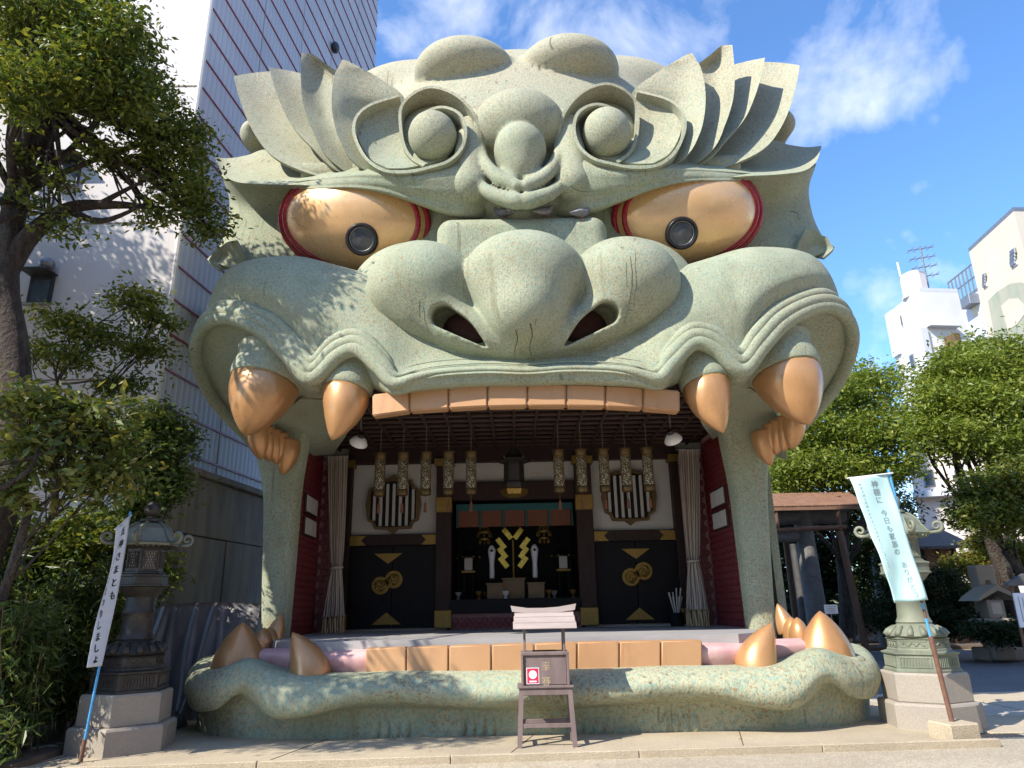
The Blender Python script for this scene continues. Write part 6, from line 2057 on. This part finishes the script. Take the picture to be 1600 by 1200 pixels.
def face_box(o, p, q, pts, mat, name, proud=.08, thick=.16, parent=None):
    """a panel on the face whose pixel corners are pts (left-top, right-bottom)"""
    a, b = on_face(p, q, *pts[0]), on_face(p, q, *pts[1])
    e = Vector((q.x - p.x, q.y - p.y, 0)).normalized()
    n_ = Vector((e.y, -e.x, 0))
    if n_.dot(CAM - p) < 0:
        n_ = -n_
    c_ = (a + b) / 2 + n_ * (proud - thick / 2)
    w = abs((b - a).dot(e))
    Ax = Matrix((e, n_, Vector((0, 0, 1)))).transposed()
    return MB().bbox(c_, (max(w, .1), thick, max(abs(a.z - b.z), .1)), .02, ax=Ax).build(name, M[mat], parent or o)
# white building
o, c_, l_, r_, z = block('white_building', (1437, 455), 46.0, (1387, 496), (1497, 457), 'bldg_white', 'bright white building with a roof tank and an aerial above the trees')
for (p0, p1, f) in (((1407, 492), (1412, 511), 0), ((1421, 556), (1432, 575), 0), ((1423, 625), (1433, 645), 0)):
    w = face_box(o, l_, c_, (p0, p1), 'steel', 'window', .06)
    face_box(o, l_, c_, ((p0[0] + 1.5, p0[1] + 2), (p1[0] - 1.5, p1[1] - 2)), 'glass', 'pane', .09, .1, w)
face_box(o, l_, c_, ((1396, 484), (1399, 560)), 'bldg_grey', 'pipe', .2, .2)
face_box(o, c_, r_, ((1446, 511), (1494, 513)), 'bldg_grey', 'ledge', .5, .5)
face_box(o, c_, r_, ((1446, 513), (1448, 580)), 'bldg_grey', 'pipe', .2, .2)
fe = face_box(o, c_, r_, ((1474, 528), (1488, 548)), 'timber', 'escape_cage', 1.0, 1.0)
tk = at_z(1440, 452, z)
tk = c_ + (l_ - c_) * .35 + (r_ - c_) * .25
MB().lathe((tk.x, tk.y, z + .25), [(.95, 0), (.95, .2), (.85, .25), (.85, 1.7), (.9, 1.8), (.5, 2.0)], 8).build('roof_tank', M['bldg_pink'], o)
ap = at_z(1481, 455, z)
ap.y += 2.0
am = MB().tube([(ap.x, ap.y, z), (ap.x, ap.y, z + 4.6)], .06, 6)
for k in range(4):
    am.tube([(ap.x - 1.0, ap.y, z + 2.0 + k * .75), (ap.x + 1.0, ap.y, z + 2.3 + k * .75)], .04, 5)
    for j in range(4):
        x_ = ap.x - .8 + j * .5
        zz = z + 2.03 + k * .75 + .15 * j * .5
        am.tube([(x_, ap.y - .5, zz), (x_, ap.y + .5, zz)], .025, 4)
am.build('aerial', M['steel'], o)
wp = at_z(1453, 452, z)
MB().tube([(wp.x, wp.y + 3, z), (wp.x - .1, wp.y + 3, z + 3.6)], .08, 6).build('mast', M['bldg_white'], o)
# beige building
o, c_, l_, r_, z = block('beige_building', (1584, 330), 38.0, (1514, 394), (1640, 331), 'bldg_beige', 'tall beige building with shuttered windows and a faded green letter mural')
for (p0, p1) in (((1536, 428), (1544, 447)), ((1579, 391), (1591, 413))):
    w = face_box(o, l_, c_, (p0, p1), 'bldg_grey', 'window', .08)
    for k in range(4):
        yy = p0[1] + (p1[1] - p0[1]) * (k + .3) / 4
        face_box(o, l_, c_, ((p0[0] + 1, yy), (p1[0] - 1, yy + 2.4)), 'steel', 'louvre', .14, .1, w)
# mural: tall letter shape, ring with an opening
e = Vector((c_.x - l_.x, c_.y - l_.y, 0)).normalized()
n_ = Vector((e.y, -e.x, 0))
if n_.dot(CAM - c_) < 0:
    n_ = -n_
outer = [(1566, 580), (1545, 470), (1560, 455), (1580, 443), (1598, 441), (1618, 452), (1632, 478), (1630, 505), (1612, 525), (1590, 540), (1584, 545), (1588, 575)]
inner = [(1577, 516), (1566, 478), (1578, 467), (1592, 466), (1602, 476), (1602, 492), (1592, 506)]
fo = [on_face(l_, c_, *p) + n_ * .03 for p in outer]
MB().add([p for p in fo] + [p + n_ * .03 for p in fo], [tuple(range(len(fo))), tuple(range(2 * len(fo) - 1, len(fo) - 1, -1))] + [(i, (i + 1) % len(fo), (i + 1) % len(fo) + len(fo), i + len(fo)) for i in range(len(fo))]).fix().build('mural', M['mural'], o)
fi = [on_face(l_, c_, *p) + n_ * .064 for p in inner]
MB().add([p for p in fi] + [p + n_ * .02 for p in fi], [tuple(range(len(fi))), tuple(range(2 * len(fi) - 1, len(fi) - 1, -1))] + [(i, (i + 1) % len(fi), (i + 1) % len(fi) + len(fi), i + len(fi)) for i in range(len(fi))]).fix().build('mural_opening', M['bldg_beige'], o)
# grey building between them with a roof railing
o, c_, l_, r_, z = block('grey_building', (1536, 449), 52.0, (1490, 482), (1580, 449), 'bldg_grey', 'pale grey building with a roof railing between the white and beige buildings')
w = face_box(o, l_, c_, ((1516, 472), (1530, 490)), 'bldg_beige', 'window', .05)
face_box(o, l_, c_, ((1513, 469), (1532, 473)), 'steel', 'awning', .8, .8)
face_box(o, l_, c_, ((1500, 492), (1505, 500)), 'steel', 'awning', .5, .5)
e = (c_ - l_)
for k in range(9):
    p = l_ + e * (k / 8)
    MB().tube([(p.x, p.y, z + .2), (p.x, p.y, z + 2.4)], .07, 5).build('railing_post', M['steel'], o)
for h_ in (1.3, 2.4):
    MB().tube([(l_.x, l_.y, z + h_), (c_.x, c_.y, z + h_)], .07, 5).build('railing_bar', M['steel'], o)
# low pinkish house behind the trees
o, c_, l_, r_, z = block('pink_house', (1530, 690), 33.0, (1415, 700), (1660, 680), 'bldg_pink', 'low pinkish plastered house glimpsed between the tree trunks')
face_box(o, l_, c_, ((1425, 770), (1520, 774)), 'bldg_grey', 'ledge', .5, .5)
for p0, p1 in (((1440, 735), (1462, 760)), ((1490, 735), (1510, 760))):
    w = face_box(o, l_, c_, (p0, p1), 'steel', 'window', .06)
    face_box(o, l_, c_, ((p0[0] + 2, p0[1] + 2), (p1[0] - 2, p1[1] - 2)), 'glass', 'pane', .09, .1, w)
# wooden shed with dark tiled roof
Yh = 27.0
a, b = at(1395, 850, Yh), at(1505, 935, Yh)
shd = thing('wooden_shed', ((a.x + b.x) / 2, Yh + 1, .1), 'low wooden shed with a dark roof behind the shrubs', 'shed')
MB().box(((a.x + b.x) / 2, Yh + 1.0, (a.z + .1) / 2), (b.x - a.x, 2.0, a.z - .1)).build('walls', M['roof_copper'], shd)
MB().hexa([(a.x - .4, Yh - .7, a.z - .25), (b.x + .4, Yh - .7, a.z - .25), (b.x + .4, Yh + 1.2, a.z + .5), (a.x - .4, Yh + 1.2, a.z + .5), (a.x - .4, Yh - .7, a.z - .15), (b.x + .4, Yh - .7, a.z - .15), (b.x + .4, Yh + 1.2, a.z + .62), (a.x - .4, Yh + 1.2, a.z + .62)]).build('roof', M['roof_tile'], shd)
for k in range(5):
    x_ = a.x + (b.x - a.x) * k / 4
    MB().bbox((x_, Yh - .03, (a.z + .1) / 2), (.12, .08, a.z - .12), .01).build('post', M['timber'], shd)
# unseen street blocks added behind and beside the view to cut the sky light
for (cx_, cy_, w_, d_, h_, mt, lb_) in ((-14.0, -30.0, 26.0, 12.0, 21.0, 'bldg_grey', 'unseen grey block added behind the view to cut the sky light'), (15.0, -30.0, 30.0, 12.0, 25.0, 'bldg_beige', 'unseen beige block added behind the view to cut the sky light'), (38.0, -4.0, 12.0, 34.0, 20.0, 'bldg_pink', 'unseen pinkish block added beside the view to cut the sky light')):
    o = thing('unseen_block', (cx_, cy_, 0), lb_, 'building')
    MB().box((cx_, cy_, h_ / 2), (w_, d_, h_)).build('walls', M[mt], o)
    for fl in range(int(h_ / 3.2)):
        if w_ > d_:
            MB().bbox((cx_, cy_ + d_ / 2 + .02, 2.0 + fl * 3.2), (w_ - 2.0, .1, 1.5), .02).build('window_band', M['glass'], o)
        else:
            MB().bbox((cx_ - w_ / 2 - .02, cy_, 2.0 + fl * 3.2), (.1, d_ - 2.0, 1.5), .02).build('window_band', M['glass'], o)
# dark fence closing the garden
fe = thing('board_fence', (17, 33.0, .1), 'dark weathered board fence at the back of the garden', 'fence')
brd = None
for k in range(70):
    loc_ = Vector((7.0 + k * .30, 33.0, .1))
    if brd is None:
        brd = MB().bbox(loc_ + Vector((0, 0, .95)), (.28, .05, 1.9), .01).build('board', M['timber'], fe)
        first = brd.location.copy()
    else:
        c2 = brd.copy()
        COL.objects.link(c2)
        c2.parent = fe
        c2.location = Vector((k * .30, 0, .02 * (k % 3)))

# ------------------------------------------------------------------ pigeons on the nose bridge
def pigeon(px, py, Y, yaw, mat, label, pitch=0.0, sc=1.0):
    p = at(px, py, Y)
    o = thing('pigeon', p, label, 'pigeon')
    R = Matrix.Rotation(yaw, 3, 'Z') @ Matrix.Rotation(-pitch, 3, 'Y')
    def W(v):
        return p + R @ (Vector(v) * sc)
    ax = [(-.20, 0, .10), (-.15, 0, .105), (-.09, 0, .115), (-.02, 0, .13), (.05, 0, .145), (.095, 0, .175), (.115, 0, .21), (.13, 0, .235), (.145, 0, .24), (.165, 0, .236), (.178, 0, .232)]
    rr = [.014, .026, .048, .066, .064, .046, .034, .034, .028, .010, .003]
    body = MB().tube(cr_axis(np.array([list(W(a)) for a in ax]), 2), [r * sc for r in cr_axis(np.array([[r] for r in rr]), 2)[:, 0]], 12)
    body.build('body', mat, o, 180)
    for s in (-1, 1):
        MB().tube([W((-.17, s * .03, .105)), W((-.08, s * .052, .12)), W((.0, s * .062, .135)), W((.055, s * .05, .15))], [.006 * sc, .026 * sc, .034 * sc, .014 * sc], 8).build('wing', M['feather'], o, 180)
        MB().tube([W((.0, s * .025, .09)), W((.005, s * .027, .0))], .007 * sc, 5).build('leg', M['bird_leg'], o)
        for k in (-1, 0, 1):
            MB().tube([W((.005, s * .027, .004)), W((.04, s * .027 + k * .018, .004))], .004 * sc, 4).build('toe', M['bird_leg'], o)
def top_y(px, Y, lo, hi):
    return None
# stand each bird on the stone below it
def drop(px, py, Y):
    p = at(px, py, Y)
    dg = bpy.context.evaluated_depsgraph_get()
    hit, loc, *_ = S.ray_cast(dg, p + Vector((0, 0, 1.0)), Vector((0, 0, -1)))
    return loc if hit else p
def pigeon_at(px, Y, yaw, mat, label, sc=1.0):
    zz = sd_bridge_top
    x = at(px, 345, Y).x
    dg = bpy.context.evaluated_depsgraph_get()
    hit, loc, *_ = S.ray_cast(dg, Vector((x, Y, zz - .03)), Vector((0, 0, -1)))
    z = loc.z if hit else zz
    d_ = Vector((x, Y, z)) - CAM
    px2 = CX + FPX * d_.dot(_r) / d_.dot(_f)
    py2 = CY - FPX * d_.dot(_u) / d_.dot(_f)
    pigeon(px2, py2, Y, yaw, M[mat], label, 0, sc)
bpy.context.view_layer.update()
sd_bridge_top = half(822, 347, 11.3)[2]
pigeon_at(786, 10.92, math.radians(160), 'feather', 'dark grey pigeon facing away on the bridge of the nose', 1.1)
pigeon_at(851, 10.90, math.radians(20), 'feather_pale', 'pale mottled pigeon resting on the bridge of the nose', 1.1)
pigeon_at(704, 10.98, math.radians(150), 'feather_pale', 'pale pigeon at the corner of the golden eye', 1.0)
pigeon_at(908, 10.72, math.radians(25), 'feather', 'grey pigeon climbing the side of the middle nose lobe', 1.1)

# hairline cracks and drip stains that follow the surface
M['crack'] = pm('crack_dirt', (.06, .05, .035), rough=.95)
def crack(pts, r=.006, name='crack', parent=None):
    dg = bpy.context.evaluated_depsgraph_get()
    P = cr_axis(np.array([[a, b, 0] for a, b in pts], float), 6)
    out = []
    for a, b, _ in P:
        d_ = ray(a + RND.uniform(-.8, .8), b)
        hit, loc, nrm, *_ = S.ray_cast(dg, CAM, d_.normalized())
        if hit and loc.y < 13 and (not out or (loc - out[-1]).length < .4):
            out.append(loc + nrm * .001)
    if len(out) > 2:
        MB().tube(out, [r * (1 - .6 * i / len(out)) for i in range(len(out))], 5).build(name, M['crack'], lion)
for pts, r in (([(806, 515), (809, 530), (805, 545), (804, 556)], .008), ([(828, 505), (832, 522), (828, 538), (830, 556)], .009), ([(838, 498), (836, 510)], .005),
               ([(644, 268), (646, 282), (650, 296)], .006), ([(615, 268), (622, 280), (636, 292)], .005), ([(668, 262), (670, 285)], .004),
               ([(985, 400), (988, 430), (984, 470), (975, 505)], .005), ([(992, 395), (994, 440), (990, 480)], .004), ([(978, 410), (980, 450)], .004),
               ([(890, 290), (905, 298), (930, 300)], .005), ([(1010, 258), (1008, 275)], .005), ([(1235, 330), (1245, 333), (1250, 345)], .007),
               ([(700, 470), (690, 500), (676, 520)], .003), ([(662, 480), (664, 500), (670, 525)], .003), ([(655, 470), (656, 495)], .003)):
    crack(pts, r)
# iron drain cover in the paving
p = on_z(1560, 1150, .0)
dc = thing('drain_cover', (p.x, p.y, 0), 'dark slotted iron drain cover in the paving by the granite pedestal', 'drain cover')
MB().bbox((p.x, p.y, .003), (.62, .42, .012), .004).build('frame', M['steel'], dc)
for k in range(9):
    MB().bbox((p.x - .24 + k * .06, p.y, .011), (.03, .34, .008), .002).build('bar', M['frame_dark'], dc)
